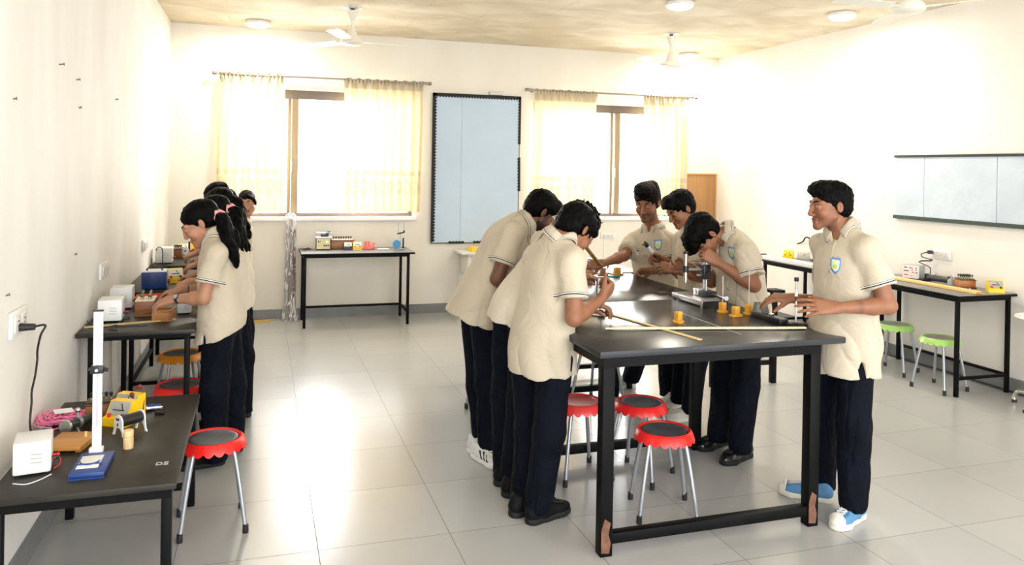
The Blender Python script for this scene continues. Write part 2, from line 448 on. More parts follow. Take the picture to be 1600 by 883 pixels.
# notice board on the back wall
t = thing('notice_board', 'tall pale blue paper board with black scalloped edging on the back wall', 'notice board', (2.18, BY-.001, 1.70))
def board_paper():
    m = mat('blue_paper', lin(190, 208, 226), .8, 0, .2, noise=(1.5, .05), bump=(9, .25)); return m
MB().box((0, -.012, 0), (1.08, .024, 1.77)).build('panel', mat('board_frame', lin(120, 110, 95), .6), t)
MB().box((0, -.027, 0), (1.05, .008, 1.74)).build('paper', board_paper(), t)
MB().box((-.19, -.032, 0), (.003, .003, 1.70)).build('paper_seam', mat('seam', lin(150, 176, 200), .8), t)
def scallop(x0, z0, x1, z1, inward, w=.035, n=None):
    L = math.hypot(x1-x0, z1-z0); n = n or max(2, int(L/.035)); dx, dz = (x1-x0)/L, (z1-z0)/L
    pts = [(x0, z0)]
    N = n*6
    outer = [(x0+dx*L*i/N, z0+dz*L*i/N) for i in range(N+1)]
    inner = []
    for i in range(N+1):
        a = w*(.62+.38*abs(math.sin(math.pi*i/6)))
        inner.append((x0+dx*L*i/N+inward[0]*a, z0+dz*L*i/N+inward[1]*a))
    return outer+inner[::-1]
bl = mat('black_border', (.012, .014, .014), .8)
MX = Matrix(((1, 0, 0, 0), (0, 0, -1, 0), (0, 1, 0, 0), (0, 0, 0, 1)))     # x,y -> x,z ; extrude toward -y
def border(pts): MB().prism(pts, .006, Matrix.Translation((0, -.032, 0)) @ MX).build('border', bl, t, smooth=False)
border(scallop(-.545, -.86, -.545, .885, (1, 0), .05))
border(scallop(-.545, .89, .545, .89, (0, -1), .05))
border(scallop(.545, .31, .545, .885, (-1, 0), .036)); border(scallop(.552, -.26, .545, .15, (-1, 0), .036))
border(scallop(-.33, -.885, -.14, -.885, (0, 1), .032)); border(scallop(-.03, -.885, .12, -.885, (0, 1), .032))
o = MB().box((2.41, BY-.03, 2.615), (.17, .06, .045), bevel=.006).build('junction_box', mat('grey_plastic', (.62, .62, .58), .5))
tag(o, 'small grey junction box on the back wall above the blue notice board', 'junction box')
# plywood board near the right corner
t = thing('pin_board', 'plain brown board fixed on the back wall beside the right corner', 'board', (5.20, BY, 1.25))
MB().box((0, -.015, 0), (.50, .03, .86), bevel=.003).build('panel', wood('ply', lin(172, 130, 84), lin(158, 114, 70), 1.2, .7, 2), t)
fr = wood('ply_edge', lin(205, 168, 104), lin(190, 150, 90), 3, .6, 2)
MB().box((.26, -.018, 0), (.02, .036, .88)).build('edge_strip', fr, t); MB().box((-.26, -.018, 0), (.02, .036, .88)).build('edge_strip', fr, t)
MB().box((0, -.018, .435), (.50, .036, .015)).build('edge_strip', fr, t)
# long paper board on the right wall
t = thing('wall_board', 'long white crumpled paper board with dark strips on the right wall', 'notice board', (RX, .9, 1.605))
pp = mat('white_blue_paper', lin(200, 212, 224), .6, 0, .3, noise=(4, .06), bump=(5, 1.0))
for (y0, y1) in ((-1.4, .395), (.40, 1.13), (1.135, 1.46)):
    MB().box((-.015, (y0+y1)/2, 0), (.02+.004*(y0 > 0), y1-y0, .55)).build('paper_sheet', pp, t)
dk = mat('dark_strip', lin(38, 44, 42), .6); dg = mat('dark_green_strip', lin(52, 70, 60), .6)
MB().box((-.02, .04, .285), (.03, 2.88, .022)).build('top_strip', dk, t)
MB().box((-.02, .04, -.283), (.035, 2.88, .034)).build('bottom_strip', dg, t)

# ceiling lights
LAMPE = mat('lamp_diffuser', (.95, .95, .95), .4, emit=(1.0, .97, .9, 6))
def lamp(x, y, label):
    t = thing('ceiling_light', label, 'ceiling light', (x, y, CZ), 0, 'round ceiling lights')
    MB().lathe([(.115, 0), (.125, -.01), (.122, -.035), (.112, -.04)], n=36).build('rim', mat('lamp_rim', (.75, .74, .72), .4), t)
    MB().lathe([(.110, -.036), (.108, -.048), (.085, -.06), (.03, -.066)], n=36).build('diffuser', LAMPE, t)
    ld = bpy.data.lights.new('bulb', 'AREA'); ld.shape = 'DISK'; ld.size = .2; ld.energy = LAMP_POWER; ld.color = (1.0, .92, .78)
    lo = bpy.data.objects.new('bulb', ld); COL.objects.link(lo); lo.location = (0, 0, -.075); lo.parent = t
lamp(-.32, 5.03, 'round ceiling light in the back left corner above the left curtain')
lamp(3.23, 2.57, 'round ceiling light cut by the top edge of the photo, above the boys')
lamp(4.84, 2.42, 'round ceiling light near the right wall, below the nearest fan')
lamp(4.86, 5.20, 'round ceiling light in the back right corner, behind the right fan')

# fans
FANW = mat('fan_enamel', (.80, .77, .68), .35)
def fan(x, y, zb, rot, label, blades=3, blen=.62):
    t = thing('ceiling_fan', label, 'ceiling fan', (x, y, CZ), rot, 'white ceiling fans')
    MB().lathe([(.09, 0), (.092, -.006), (.03, -.012)], n=28).build('ceiling_plate', mat('fan_plate', (.75, .74, .70), .4), t)
    MB().cyl((0, 0, -.01), (0, 0, -.05), .02).cyl((-.03, 0, -.035), (.03, 0, -.035), .012).build('hook', BLACKP, t)
    MB().lathe([(.055, -.03), (.052, -.045), (.028, -.11), (.018, -.125)], n=24).build('canopy', FANW, t)
    MB().cyl((0, 0, -.1), (0, 0, zb-CZ+.11), .011).build('down_rod', FANW, t)
    h = zb-CZ
    MB().lathe([(.014, h+.15), (.03, h+.13), (.05, h+.07), (.058, h+.045)], n=28).build('lower_canopy', FANW, t)
    MB().lathe([(.03, h+.055), (.09, h+.045), (.108, h+.02), (.108, h-.01), (.085, h-.03), (.03, h-.038)], n=36).build('motor', FANW, t)
    for k in range(blades):
        a = 2*math.pi*k/blades; Rm = Matrix.Rotation(a, 4, 'Z')
        MB().prism([(.09, -.022), (.2, -.03), (.2, .03), (.09, .022)], .006, Rm @ Matrix.Translation((0, 0, h+.004))).build('blade_arm', FANW, t)
        MB().prism([(.17, -.05), (.3, -.06), (blen, -.066), (blen+.02, -.03), (blen+.02, .04), (blen, .055), (.3, .055), (.17, .05)], .005,
                   Rm @ Matrix.Translation((0, 0, h+.006)) @ Matrix.Rotation(math.radians(9), 4, 'X')).build('blade', FANW, t)
fan(.535, 3.95, 2.885, math.radians(9), 'white ceiling fan above the left window')
fan(3.965, 4.03, 2.87, math.radians(-28), 'white ceiling fan at the back, above the right window')
fan(4.0, .78, 2.87, math.radians(64), 'nearest white ceiling fan, cut by the top edge at right')

# sockets, nails, cables on the walls
SOCK = mat('socket_plate', (.80, .79, .76), .4); SOCKD = mat('socket_insert', (.70, .69, .66), .45)
def socket(loc, rz, w, h, n, label):
    """plate in local x-z, facing local -y"""
    t = thing('wall_socket', label, 'wall socket', loc, rz)
    MB().box((0, -.008, 0), (w, .016, h), bevel=.005).build('plate', SOCK, t)
    for k in range(n):
        x = (k-(n-1)/2)*w*.8/n
        MB().box((x, -.018, 0), (w*.68/n, .006, h*.6), bevel=.002).build('switch', SOCKD, t)
        MB().cyl((x-.006, -.0205, .01), (x-.006, -.0225, .01), .0025).cyl((x+.006, -.0205, .01), (x+.006, -.0225, .01), .0025).cyl((x, -.0205, -.008), (x, -.0225, -.008), .003).build('hole', BLACKP, t)
    return t
RL, RR = math.pi/2, -math.pi/2      # facing +x (left wall) / -x (right wall)
socket((LX, .045, 1.063), RL, .21, .105, 2, 'white wall socket with a black plug on the left wall, nearest the camera')
socket((LX, 1.86, 1.04), RL, .25, .10, 3, 'white wall socket on the left wall above the two white boxes')
socket((LX, 3.65, 1.02), RL, .25, .10, 3, 'small white wall socket on the left wall, farthest back')
socket((3.92, BY, .888), 0, .20, .075, 3, 'white wall socket on the back wall below the right window')
socket((RX, 1.84, 1.02), RR, .19, .085, 3, 'white wall socket on the right wall above the long yellow stick')
t = thing('power_cable', 'black plug and cable hanging from the socket at the left edge', 'cable', (0, 0, 0))
MB().cyl((LX+.02, .02, 1.045), (LX+.075, .02, 1.045), .017, .013).build('plug', BLACKP, t)
pts = [(LX+.07, .02, 1.045), (LX+.10, .07, 1.04), (LX+.06, .17, .98), (LX+.03, .25, .90), (LX+.025, .27, .855), (LX+.03, .22, .80), (LX+.03, .17, .745), (LX+.03, .17, .70), (LX+.03, .15, .62), (LX+.05, .10, .575)]
def spline(pts, n=8):
    P = [np.array(p, float) for p in pts]; P = [P[0]]+P+[P[-1]]; out = []
    for i in range(1, len(P)-2):
        for k in range(n):
            u = k/n; a, b_, c, d = P[i-1], P[i], P[i+1], P[i+2]
            out.append(.5*((2*b_)+(c-a)*u+(2*a-5*b_+4*c-d)*u*u+(-a+3*b_-3*c+d)*u**3))
    out.append(P[-2]); return out
MB().tube(spline(pts), .0045).build('cord', WIREB, t)
NAIL = mat('nail', (.25, .2, .16), .5, .7)
for (y, z, L, lab) in ((.69, 2.179, .018, 'bent nail high on the left wall, nearest the ceiling'), (1.06, 2.143, .014, 'nail high on the left wall, second from the ceiling'),
                  (-.03, 1.955, .008, 'nail on the left wall near the left edge'), (2.217, 2.13, .012, 'nail high on the far part of the left wall'),
                  (1.13, 2.00, .008, 'nail on the left wall below the upper pair'), (-.089, 1.188, .008, 'nail on the left wall above the plugged socket'),
                  (1.07, 1.22, .008, 'nail low on the left wall above the white boxes')):
    o = MB().cyl((LX-.005, y, z), (LX+L, y+.012, z+.004), .004, .003, 8).cyl((LX+L, y+.012, z+.004), (LX+L+.003, y+.013, z+.0045), .007, n=10).build('nail', NAIL)
    tag(o, lab, 'nail', 'nails in the left wall')
o = MB().tube(spline([(RX-.018, -1.2, .012), (RX-.03, .3, .012), (RX-.05, .95, .012), (RX-.04, 1.6, .012), (RX-.05, 2.3, .012), (RX-.03, 3.0, .012)]), .008).build('floor_cable', WIREB)
tag(o, 'black cable running along the floor below the right wall', 'cable')
# ================================================================== tables and stools
TOP = mat('table_top', (.030, .027, .023), .4, 0, .22, noise=(3.5, .35), bump=(30, .05))
TOPG = mat('table_top_grey', (.17, .17, .175), .3, 0, .5, noise=(4, .15))
TOPB = mat('main_table_top', (.038, .039, .043), .25, 0, .2, noise=(2.5, .25), bump=(25, .015))
FRM = mat('table_frame', (.0035, .0035, .0038), .5, 0, .12, noise=(6, .3))
def table(label, x0, x1, y0, y1, z, top=TOP, thick=.028, leg=.042, inset=(.03, .03, .03, .03), rails=('left', 'right', 'back'), rz=.12, apron=.042, rows=(0, 1)):
    cx_, cy_ = (x0+x1)/2, (y0+y1)/2
    t = thing('lab_table', label, 'table', (cx_, cy_, 0))
    w, d = x1-x0, y1-y0
    if top is TOPG:
        MB().box((0, 0, z-.002), (w-.012, d-.012, .004)).build('tabletop', top, t)
        MB().box((0, 0, z-.003-(thick-.003)/2), (w, d, thick-.003), bevel=.003).build('edging', FRM, t)
    else:
        MB().box((0, 0, z-thick/2), (w, d, thick), bevel=.004).build('tabletop', top, t)
    ax0, ax1, ay0, ay1 = -w/2+inset[0], w/2-inset[1], -d/2+inset[2], d/2-inset[3]
    za = z-thick-apron/2
    a = MB()
    a.box(((ax0+ax1)/2, ay0+leg/2, za), (ax1-ax0, leg, apron)).box(((ax0+ax1)/2, ay1-leg/2, za), (ax1-ax0, leg, apron))
    a.box((ax0+leg/2, (ay0+ay1)/2, za), (leg, ay1-ay0-2*leg, apron)).box((ax1-leg/2, (ay0+ay1)/2, za), (leg, ay1-ay0-2*leg, apron))
    a.build('apron', FRM, t)
    for sx_ in (ax0+leg/2, ax1-leg/2):
        for sy_ in [(ay0+leg/2, ay1-leg/2)[q_] for q_ in rows]:
            MB().box((sx_, sy_, (z-thick-apron)/2), (leg, leg, z-thick-apron), bevel=.003).build('leg', FRM, t)
    r = leg*.8
    for k in rails:
        s = MB()
        if k == 'left': s.box((ax0+leg/2, (ay0+ay1)/2, rz), (r, ay1-ay0-2*leg, r), bevel=.002)
        if k == 'right': s.box((ax1-leg/2, (ay0+ay1)/2, rz), (r, ay1-ay0-2*leg, r), bevel=.002)
        if k == 'front': s.box(((ax0+ax1)/2, ay0+leg/2, rz), (ax1-ax0-2*leg, r, r), bevel=.002)
        if k == 'back': s.box(((ax0+ax1)/2, ay1-leg/2, rz), (ax1-ax0-2*leg, r, r), bevel=.002)
        s.build('stretcher', FRM, t)
    return t
MZ = .92
tA = table('long black lab table in the middle, its nearest section', 1.155, 2.46, -.44, .74, MZ, TOPB, .03, .058, (.03, .12, .03, .03), ('front', 'back'), .075, .05)
RUST = mat('rust', (.16, .07, .04), .7, noise=(30, .3))
for ch in [c for c in tA.children if c.name.startswith('leg')]:
    if ch.data.vertices[0].co.y < 0:
        co = np.mean([v.co[:] for v in ch.data.vertices], axis=0)
        MB().prism([(-.026, .02), (.012, .015), (.02, .06), (.008, .10), (.018, .15), (-.01, .17), (-.027, .12)], .001, Matrix.Translation((co[0], co[1]-.0292, .0)) @ MX).build('rust_patch', RUST, ch, smooth=False)
table('second section of the long black lab table in the middle', 1.155, 2.46, .742, 1.90, MZ, TOPB, .03, .058, (.03, .12, .0, .03), ('back',), .075, .05, (1,))
table('black lab table behind the long middle one, under the white printed box', 1.72, 2.60, 1.96, 2.50, MZ, TOPB, .03, .045, (.03, .06, .03, .03), ('back',), .075, .05)
table('low dark lab table at the left edge, nearest the camera', -1.155, -.545, -.49, .68, .55, TOP, .024, .036, (.02, .015, .015, .02), ('back',), .1, .034)
CHK = mat('chalk_white', (.6, .6, .6), .9)
low_table = [o for o in bpy.data.objects if o.get('label', '').startswith('low dark lab table')][0]
c_ = MB()
for (x_, y_, w_, d_, a_) in ((.0, .0, .004, .026, 0), (.009, .013, .018, .004, -.3), (.018, .0, .004, .022, .2), (.009, -.012, .018, .004, .2), (.034, .012, .016, .004, 0), (.028, .004, .004, .016, 0), (.034, -.003, .014, .004, 0), (.040, -.009, .004, .012, 0), (.033, -.015, .015, .004, 0)):
    c_.box((-.632+.8475+x_, -.277-.095+y_, .5506), (w_, d_, .0012), rot=a_)
c_.build('chalk_mark', CHK, low_table, smooth=False)
table('dark lab table on the left with white boxes, where the nearest girl works', -1.19, -.60, 1.07, 2.26, .80, TOP, .024, .030, (.05, .03, .05, .03), ('left', 'right'), .14, .03)
table('dark lab table on the left with the blue power supply', -1.19, -.60, 2.47, 3.67, .80, TOP, .024, .030, (.05, .03, .05, .03), ('left', 'front'), .14, .03)
table('farthest dark lab table on the left, by the back corner', -1.19, -.60, 3.97, 5.15, .80, TOP, .024, .030, (.05, .03, .05, .03), ('left', 'front'), .14, .03)
table('grey-topped lab table against the back wall under the left window', .14, 1.34, 4.83, 5.42, .79, TOPG, .022, .029, (.03, .05, .05, .03), ('right', 'back'), .14, .03)
table('grey-topped lab table on the right wall with the long yellow stick', 4.855, 5.45, 1.10, 2.30, .79, TOPG, .022, .029, (.02, .03, .03, .03), ('front', 'right'), .14, .03)
table('grey-topped lab table farther back on the right wall, with the long white strip', 4.855, 5.45, 2.42, 3.64, .79, TOPG, .022, .029, (.02, .03, .03, .05), ('back', 'right'), .14, .03)

# narrow black stand behind the microscope boy
t = thing('black_stand', 'narrow black metal stand on the floor behind the bending boy at the microscope', 'stand', (3.74, 1.86, 0))
MB().box((0, 0, .37), (.045, .045, .74), bevel=.003).build('post', FRM, t)
MB().box((0.005, 0, .752), (.12, .12, .024), bevel=.003).build('top_plate', FRM, t)
MB().box((-.28, 0, .17), (.56, .035, .035), bevel=.002).build('stretcher', FRM, t)
MB().box((-.56, 0, .37), (.045, .045, .74), bevel=.003).build('post', FRM, t)
MB().box((-.565, 0, .752), (.12, .12, .024), bevel=.003).build('top_plate', FRM, t)

# small white table behind the left boys
SMW = mat('cream_paint', (.72, .70, .64), .45)
t = thing('side_table', 'small cream side table by the back wall, half hidden behind the bearded boy', 'table', (2.28, 5.25, 0))
MB().box((0, 0, .735), (.72, .40, .025), bevel=.004).build('tabletop', SMW, t)
MB().box((.02, .02, .60), (.60, .34, .245), bevel=.004).build('cabinet', SMW, t)
MB().box((-.1, -.155, .61), (.28, .012, .18), bevel=.002).build('drawer_front', mat('cream_front', (.6, .59, .56), .45), t)
for sx_ in (-.29, .29):
    for sy_ in (-.14, .15):
        MB().box((sx_, sy_, .24), (.04, .04, .48)).build('leg', SMW, t)
t = thing('yellow_case', 'flat yellow case on the small cream table behind the bearded boy', 'case', (2.20, 5.22, .7475))
MB().box((0, 0, .021), (.30, .22, .042), bevel=.008).build('body', YELLOW, t)
MB().box((0, 0, .046), (.27, .19, .008), bevel=.003).build('lid', mat('yellow_lid', lin(252, 214, 80), .4), t)

# ------------------------------------------------------------------ stools
SEATB = mat('stool_pad_grey', (.075, .08, .09), .5, noise=(12, .35))
SEATG = mat('stool_pad_green', (.30, .28, .25), .5, noise=(12, .2))
SEATR = mat('stool_pad_red', lin(215, 75, 62), .4)
def stool(x, y, rot, body, pad, label, group='round scalloped stools', H=.42):
    t = thing('stool', label, 'stool', (x, y, 0), rot, group)
    ns = 20
    def sc(i, th, r, z):
        if i in (5, 6):
            w = abs(math.sin(ns*th/2)); return r+.004*w, z-.016*w
        return r, z
    prof = [(.02, H-.016), (.112, H-.016), (.118, H-.004), (.128, H), (.141, H-.010), (.151, H-.036), (.147, H-.036), (.134, H-.016), (.122, H-.020), (.02, H-.024)]
    MB().lathe(prof, n=160, fn=sc).build('seat', body, t)
    MB().lathe([(.1125, H-.015), (.112, H-.006), (.108, H-.004), (.09, H-.008), (.03, H-.012), (.012, H-.0125)], n=48).build('seat_pad', pad, t)
    for k in range(4):
        a = math.pi/4+k*math.pi/2; c_, s_ = math.cos(a), math.sin(a)
        pts = spline([(.05*c_, .05*s_, H-.032), (.095*c_, .095*s_, H-.034), (.122*c_, .122*s_, H-.048), (.135*c_, .135*s_, H-.085), (.165*c_, .165*s_, .2), (.2*c_, .2*s_, .012)], 5)
        lg = MB().tube(pts, .0105, 12).build('leg', GREYLEG, t)
        MB().lathe([(.0135, 0), (.0145, .004), (.0135, .038), (.0125, .039)], c=(.2*c_, .2*s_, 0), n=14).build('rubber_foot', BLACKP, lg)
    return t
RED = mat('stool_red', lin(232, 38, 34), .32); ORANGE = mat('stool_orange', lin(240, 150, 30), .35); GREEN = mat('stool_green', lin(160, 205, 108), .35)
PINKR = mat('stool_faded_red', lin(228, 62, 58), .35)
stool(-.465, .395, .09, RED, SEATB, 'red stool standing alone on the floor at left, nearest the camera')
stool(-.70, 1.40, .3, RED, SEATB, 'red stool pushed under the left table, beside the nearest girl')
stool(-.771, 2.22, .3, ORANGE, SEATB, 'orange stool under the left table')
stool(1.685, -.06, -.31, RED, SEATB, 'red stool under the near end of the middle table, closest to the camera')
stool(1.785, .395, .67, RED, SEATB, 'red stool with grey pad under the middle table, just behind the nearest one')
stool(1.455, .50, .05, PINKR, SEATR, 'all red stool under the left side of the middle table')
stool(2.10, 1.68, .6, PINKR, SEATR, 'red stool under the far part of the middle table')
stool(1.305, 1.70, .1, RED, SEATB, 'stool mostly hidden behind the bearded boy, only a grey leg showing')
stool(4.95, 1.36, .16, GREEN, SEATG, 'green stool in front of the right table, nearer the camera')
stool(5.02, 1.90, .4, GREEN, SEATG, 'green stool by the right table, just behind the blue-shoed boy')
stool(4.22, 2.78, .4, GREEN, SEATG, 'green stool far back, seen between the boys beside the right table')
# seat at the right edge of the frame
p = onz(1592, 642); q = onz(1650, 640)
t = thing('round_chair', 'white seat on a bent chrome leg cut by the right edge of the photo', 'stool', (p[0]+.20, p[1]-.02, 0))
MB().lathe([(.02, .655), (.17, .66), (.185, .672), (.18, .685), (.02, .69)], n=40).build('seat', WHITEP, t)
CHR = mat('chrome', (.8, .78, .74), .12, 1.0)
for k in range(4):
    a = math.pi+.15+k*math.pi/2; c_, s_ = math.cos(a), math.sin(a)
    lg = MB().tube(spline([(.02*c_, .02*s_, .62), (.03*c_, .03*s_, .3), (.05*c_, .05*s_, .14), (.11*c_, .11*s_, .10), (.175*c_, .175*s_, .085), (.2*c_, .2*s_, .05), (.2*c_, .2*s_, .012)], 6), .014, 12).build('leg', CHR, t)
    MB().cyl((.2*c_, .2*s_, 0), (.2*c_, .2*s_, .022), .018).build('rubber_foot', BLACKP, lg)
MB().cyl((0, 0, .28), (0, 0, .66), .022).build('post', CHR, t)
# ================================================================== people: implicit surfaces meshed on a voxel grid
class Field:
    def __init__(self): self.P = []
    def cone(self, a, b, ra, rb, k=.012, flat=None, cut=None, sub=False):
        a, b = np.asarray(a, float), np.asarray(b, float)
        self.P.append(('c', a, b, ra, rb, k, flat, cut, sub)); return self
    def ell(self, c, ax, rad, k=.012, sub=False):
        self.P.append(('e', np.asarray(c, float), np.asarray(ax, float), np.asarray(rad, float), k, sub)); return self
    def sph(self, c, r, k=.012, sub=False): return self.ell(c, np.eye(3), (r, r, r), k, sub)
    def plane(self, p, n): self.P.append(('p', np.asarray(p, float), nrm(n))); return self     # removes the side n points to
    def mesh(self, h, noise=None, pad=.03):
        lo = np.full(3, 1e9); hi = -lo
        for p in self.P:
            if p[0] == 'c' and not p[8]:
                r = max(p[3], p[4]); lo = np.minimum(lo, np.minimum(p[1], p[2])-r); hi = np.maximum(hi, np.maximum(p[1], p[2])+r)
            if p[0] == 'e' and not p[5]:
                r = max(p[3]); lo = np.minimum(lo, p[1]-r); hi = np.maximum(hi, p[1]+r)
        lo -= pad; hi += pad
        n = np.ceil((hi-lo)/h).astype(int)+1
        V = np.full(n, .5, np.float32)
        ax = [lo[i]+h*np.arange(n[i]) for i in range(3)]
        for p in self.P:
            if p[0] == 'p':
                d = (ax[0][:, None, None]-p[1][0])*p[2][0]+(ax[1][None, :, None]-p[1][1])*p[2][1]+(ax[2][None, None, :]-p[1][2])*p[2][2]
                V = np.maximum(V, d.astype(np.float32)); continue
            if p[0] == 'c':
                r = max(p[3], p[4]); l_ = np.minimum(p[1], p[2])-r; h_ = np.maximum(p[1], p[2])+r; k = p[5]; sub = p[8]
            else:
                r = max(p[3]); l_ = p[1]-r; h_ = p[1]+r; k = p[4]; sub = p[5]
            mg = k+2.5*h
            i0 = np.maximum(0, np.floor((l_-mg-lo)/h)).astype(int); i1 = np.minimum(n, np.ceil((h_+mg-lo)/h).astype(int)+1)
            if np.any(i1 <= i0): continue
            sl = tuple(slice(i0[i], i1[i]) for i in range(3))
            X = ax[0][sl[0]][:, None, None]; Y = ax[1][sl[1]][None, :, None]; Z = ax[2][sl[2]][None, None, :]
            if p[0] == 'c':
                a, b, ra, rb, flat, cut = p[1], p[2], p[3], p[4], p[6], p[7]
                ba = b-a; L2 = max(ba@ba, 1e-9)
                px_, py_, pz_ = X-a[0], Y-a[1], Z-a[2]
                t = np.clip((px_*ba[0]+py_*ba[1]+pz_*ba[2])/L2, 0, 1)
                wx, wy, wz = px_-t*ba[0], py_-t*ba[1], pz_-t*ba[2]
                if flat is not None:
                    nn, s = nrm(flat[0]), flat[1]
                    dn = (wx*nn[0]+wy*nn[1]+wz*nn[2])*(1/s-1)
                    wx, wy, wz = wx+nn[0]*dn, wy+nn[1]*dn, wz+nn[2]*dn
                    d = (np.sqrt(wx*wx+wy*wy+wz*wz)-(ra+(rb-ra)*t))*(s+1)/2
                else:
                    d = np.sqrt(wx*wx+wy*wy+wz*wz)-(ra+(rb-ra)*t)
                if cut is not None:
                    cp_, cn = np.asarray(cut[0]), nrm(cut[1])
                    d = np.maximum(d, (X-cp_[0])*cn[0]+(Y-cp_[1])*cn[1]+(Z-cp_[2])*cn[2])
            else:
                c, A, R = p[1], p[2], p[3]
                px_, py_, pz_ = X-c[0], Y-c[1], Z-c[2]
                q = [px_*A[i][0]+py_*A[i][1]+pz_*A[i][2] for i in range(3)]
                k0 = np.sqrt((q[0]/R[0])**2+(q[1]/R[1])**2+(q[2]/R[2])**2)
                k1 = np.sqrt((q[0]/R[0]**2)**2+(q[1]/R[1]**2)**2+(q[2]/R[2]**2)**2)+1e-6
                d = k0*(k0-1)/k1
                d = np.where(k0 < 1e-3, -min(R), d)
            cur = V[sl]
            if sub:
                hh = np.clip(.5-.5*(cur+d)/k, 0, 1); V[sl] = cur*(1-hh)+(-d)*hh+k*hh*(1-hh)
            else:
                hh = np.clip(.5+.5*(cur-d)/k, 0, 1); V[sl] = cur*(1-hh)+d*hh-k*hh*(1-hh)
        if noise is not None:
            msk = np.abs(V) < .04
            I = np.nonzero(msk)
            P = np.stack([ax[i][I[i]] for i in range(3)], 1)
            V[I] += noise(P).astype(np.float32)
        return surface_nets(V, lo, h)
OFF8 = np.array([(0,0,0),(1,0,0),(0,1,0),(1,1,0),(0,0,1),(1,0,1),(0,1,1),(1,1,1)])
EDG = [(0,1),(2,3),(4,5),(6,7),(0,2),(1,3),(4,6),(5,7),(0,4),(1,5),(2,6),(3,7)]
def surface_nets(V, lo, h):
    V[0] = V[-1] = .5; V[:, 0] = V[:, -1] = .5; V[:, :, 0] = V[:, :, -1] = .5
    s = V < 0; n = V.shape
    cnt = np.zeros((n[0]-1, n[1]-1, n[2]-1), np.int8)
    for o in OFF8: cnt += s[o[0]:n[0]-1+o[0], o[1]:n[1]-1+o[1], o[2]:n[2]-1+o[2]]
    act = (cnt > 0) & (cnt < 8)
    idx = np.argwhere(act)
    vals = np.stack([V[idx[:, 0]+o[0], idx[:, 1]+o[1], idx[:, 2]+o[2]] for o in OFF8], 1)
    acc = np.zeros((len(idx), 3)); num = np.zeros(len(idx))
    for a, b in EDG:
        va, vb = vals[:, a], vals[:, b]; m_ = (va < 0) != (vb < 0)
        t = np.where(m_, va/np.where(m_, va-vb, 1), 0)
        acc += (OFF8[a]+t[:, None]*(OFF8[b]-OFF8[a]))*m_[:, None]; num += m_
    verts = (idx+acc/num[:, None])*h+lo
    ids = np.full(act.shape, -1, np.int32); ids[act] = np.arange(len(idx))
    Q = []
    for axn in range(3):
        o = [(axn+1) % 3, (axn+2) % 3]
        sa = [slice(1, -1)]*3; sb = [slice(1, -1)]*3
        sa[axn] = slice(0, -1); sb[axn] = slice(1, None)
        A, B = s[tuple(sa)], s[tuple(sb)]
        for flip in (False, True):
            E_ = np.argwhere((B & ~A) if flip else (A & ~B))
            if len(E_) == 0: continue
            base = E_.copy(); base[:, o[0]] += 1; base[:, o[1]] += 1     # index of the grid point
            def cell(d0, d1):
                c = base.copy(); c[:, o[0]] -= d0; c[:, o[1]] -= d1
                return ids[c[:, 0], c[:, 1], c[:, 2]]
            q = np.stack([cell(1, 1), cell(0, 1), cell(0, 0), cell(1, 0)], 1)
            Q.append(q[:, ::-1] if flip else q)
    Q = np.concatenate(Q); Q = Q[(Q >= 0).all(1)]
    return verts, Q
def relax(V, Q, it=1):
    for _ in range(it):
        S_ = np.zeros_like(V); N_ = np.zeros(len(V))
        for a in range(4):
            b = (a+1) % 4
            np.add.at(S_, Q[:, a], V[Q[:, b]]); np.add.at(N_, Q[:, a], 1)
            np.add.at(S_, Q[:, b], V[Q[:, a]]); np.add.at(N_, Q[:, b], 1)
        V = V*.45 + .55*S_/N_[:, None]
    return V
def mesh_obj(name, VQ, material, parent, root, attrs=None, it=1, materials=None):
    V, Q = VQ; V = relax(V, Q, it)
    me = bpy.data.meshes.new(name)
    me.vertices.add(len(V)); me.vertices.foreach_set('co', (V-root).astype('f').ravel())
    me.loops.add(len(Q)*4); me.loops.foreach_set('vertex_index', Q.astype(np.int32).ravel())
    me.polygons.add(len(Q)); me.polygons.foreach_set('loop_start', np.arange(0, len(Q)*4, 4, dtype=np.int32))
    try: me.polygons.foreach_set('loop_total', np.full(len(Q), 4, dtype=np.int32))
    except Exception: pass
    me.polygons.foreach_set('use_smooth', np.ones(len(Q), bool))
    me.update(calc_edges=True); me.validate()
    for k, fn in (attrs or {}).items():
        at = me.attributes.new(k, 'FLOAT', 'POINT'); at.data.foreach_set('value', fn(V).astype('f'))
    me.materials.append(material)
    o = bpy.data.objects.new(name, me); COL.objects.link(o); o.parent = parent
    return o

# ------------------------------------------------------------------ materials that read the masks
def attr_mix(m, layers):
    """layers: (attribute, colour, lo, hi): mixes colour in as the attribute goes lo -> hi"""
    nt = m.node_tree; b = nt.nodes['Principled BSDF']
    inp = b.inputs['Base Color']
    if inp.links: cur = inp.links[0].from_socket
    else:
        rgb = nt.nodes.new('ShaderNodeRGB'); rgb.outputs[0].default_value = inp.default_value; cur = rgb.outputs[0]
    for (at, col, lo, hi) in layers:
        a = nt.nodes.new('ShaderNodeAttribute'); a.attribute_name = at
        r = nt.nodes.new('ShaderNodeMapRange'); r.inputs['From Min'].default_value = lo; r.inputs['From Max'].default_value = hi
        nt.links.new(a.outputs['Fac'], r.inputs['Value'])
        mx = nt.nodes.new('ShaderNodeMix'); mx.data_type = 'RGBA'
        nt.links.new(r.outputs['Result'], mx.inputs['Factor']); nt.links.new(cur, mx.inputs['A']); mx.inputs['B'].default_value = col
        cur = mx.outputs['Result']
    nt.links.new(cur, inp); return m
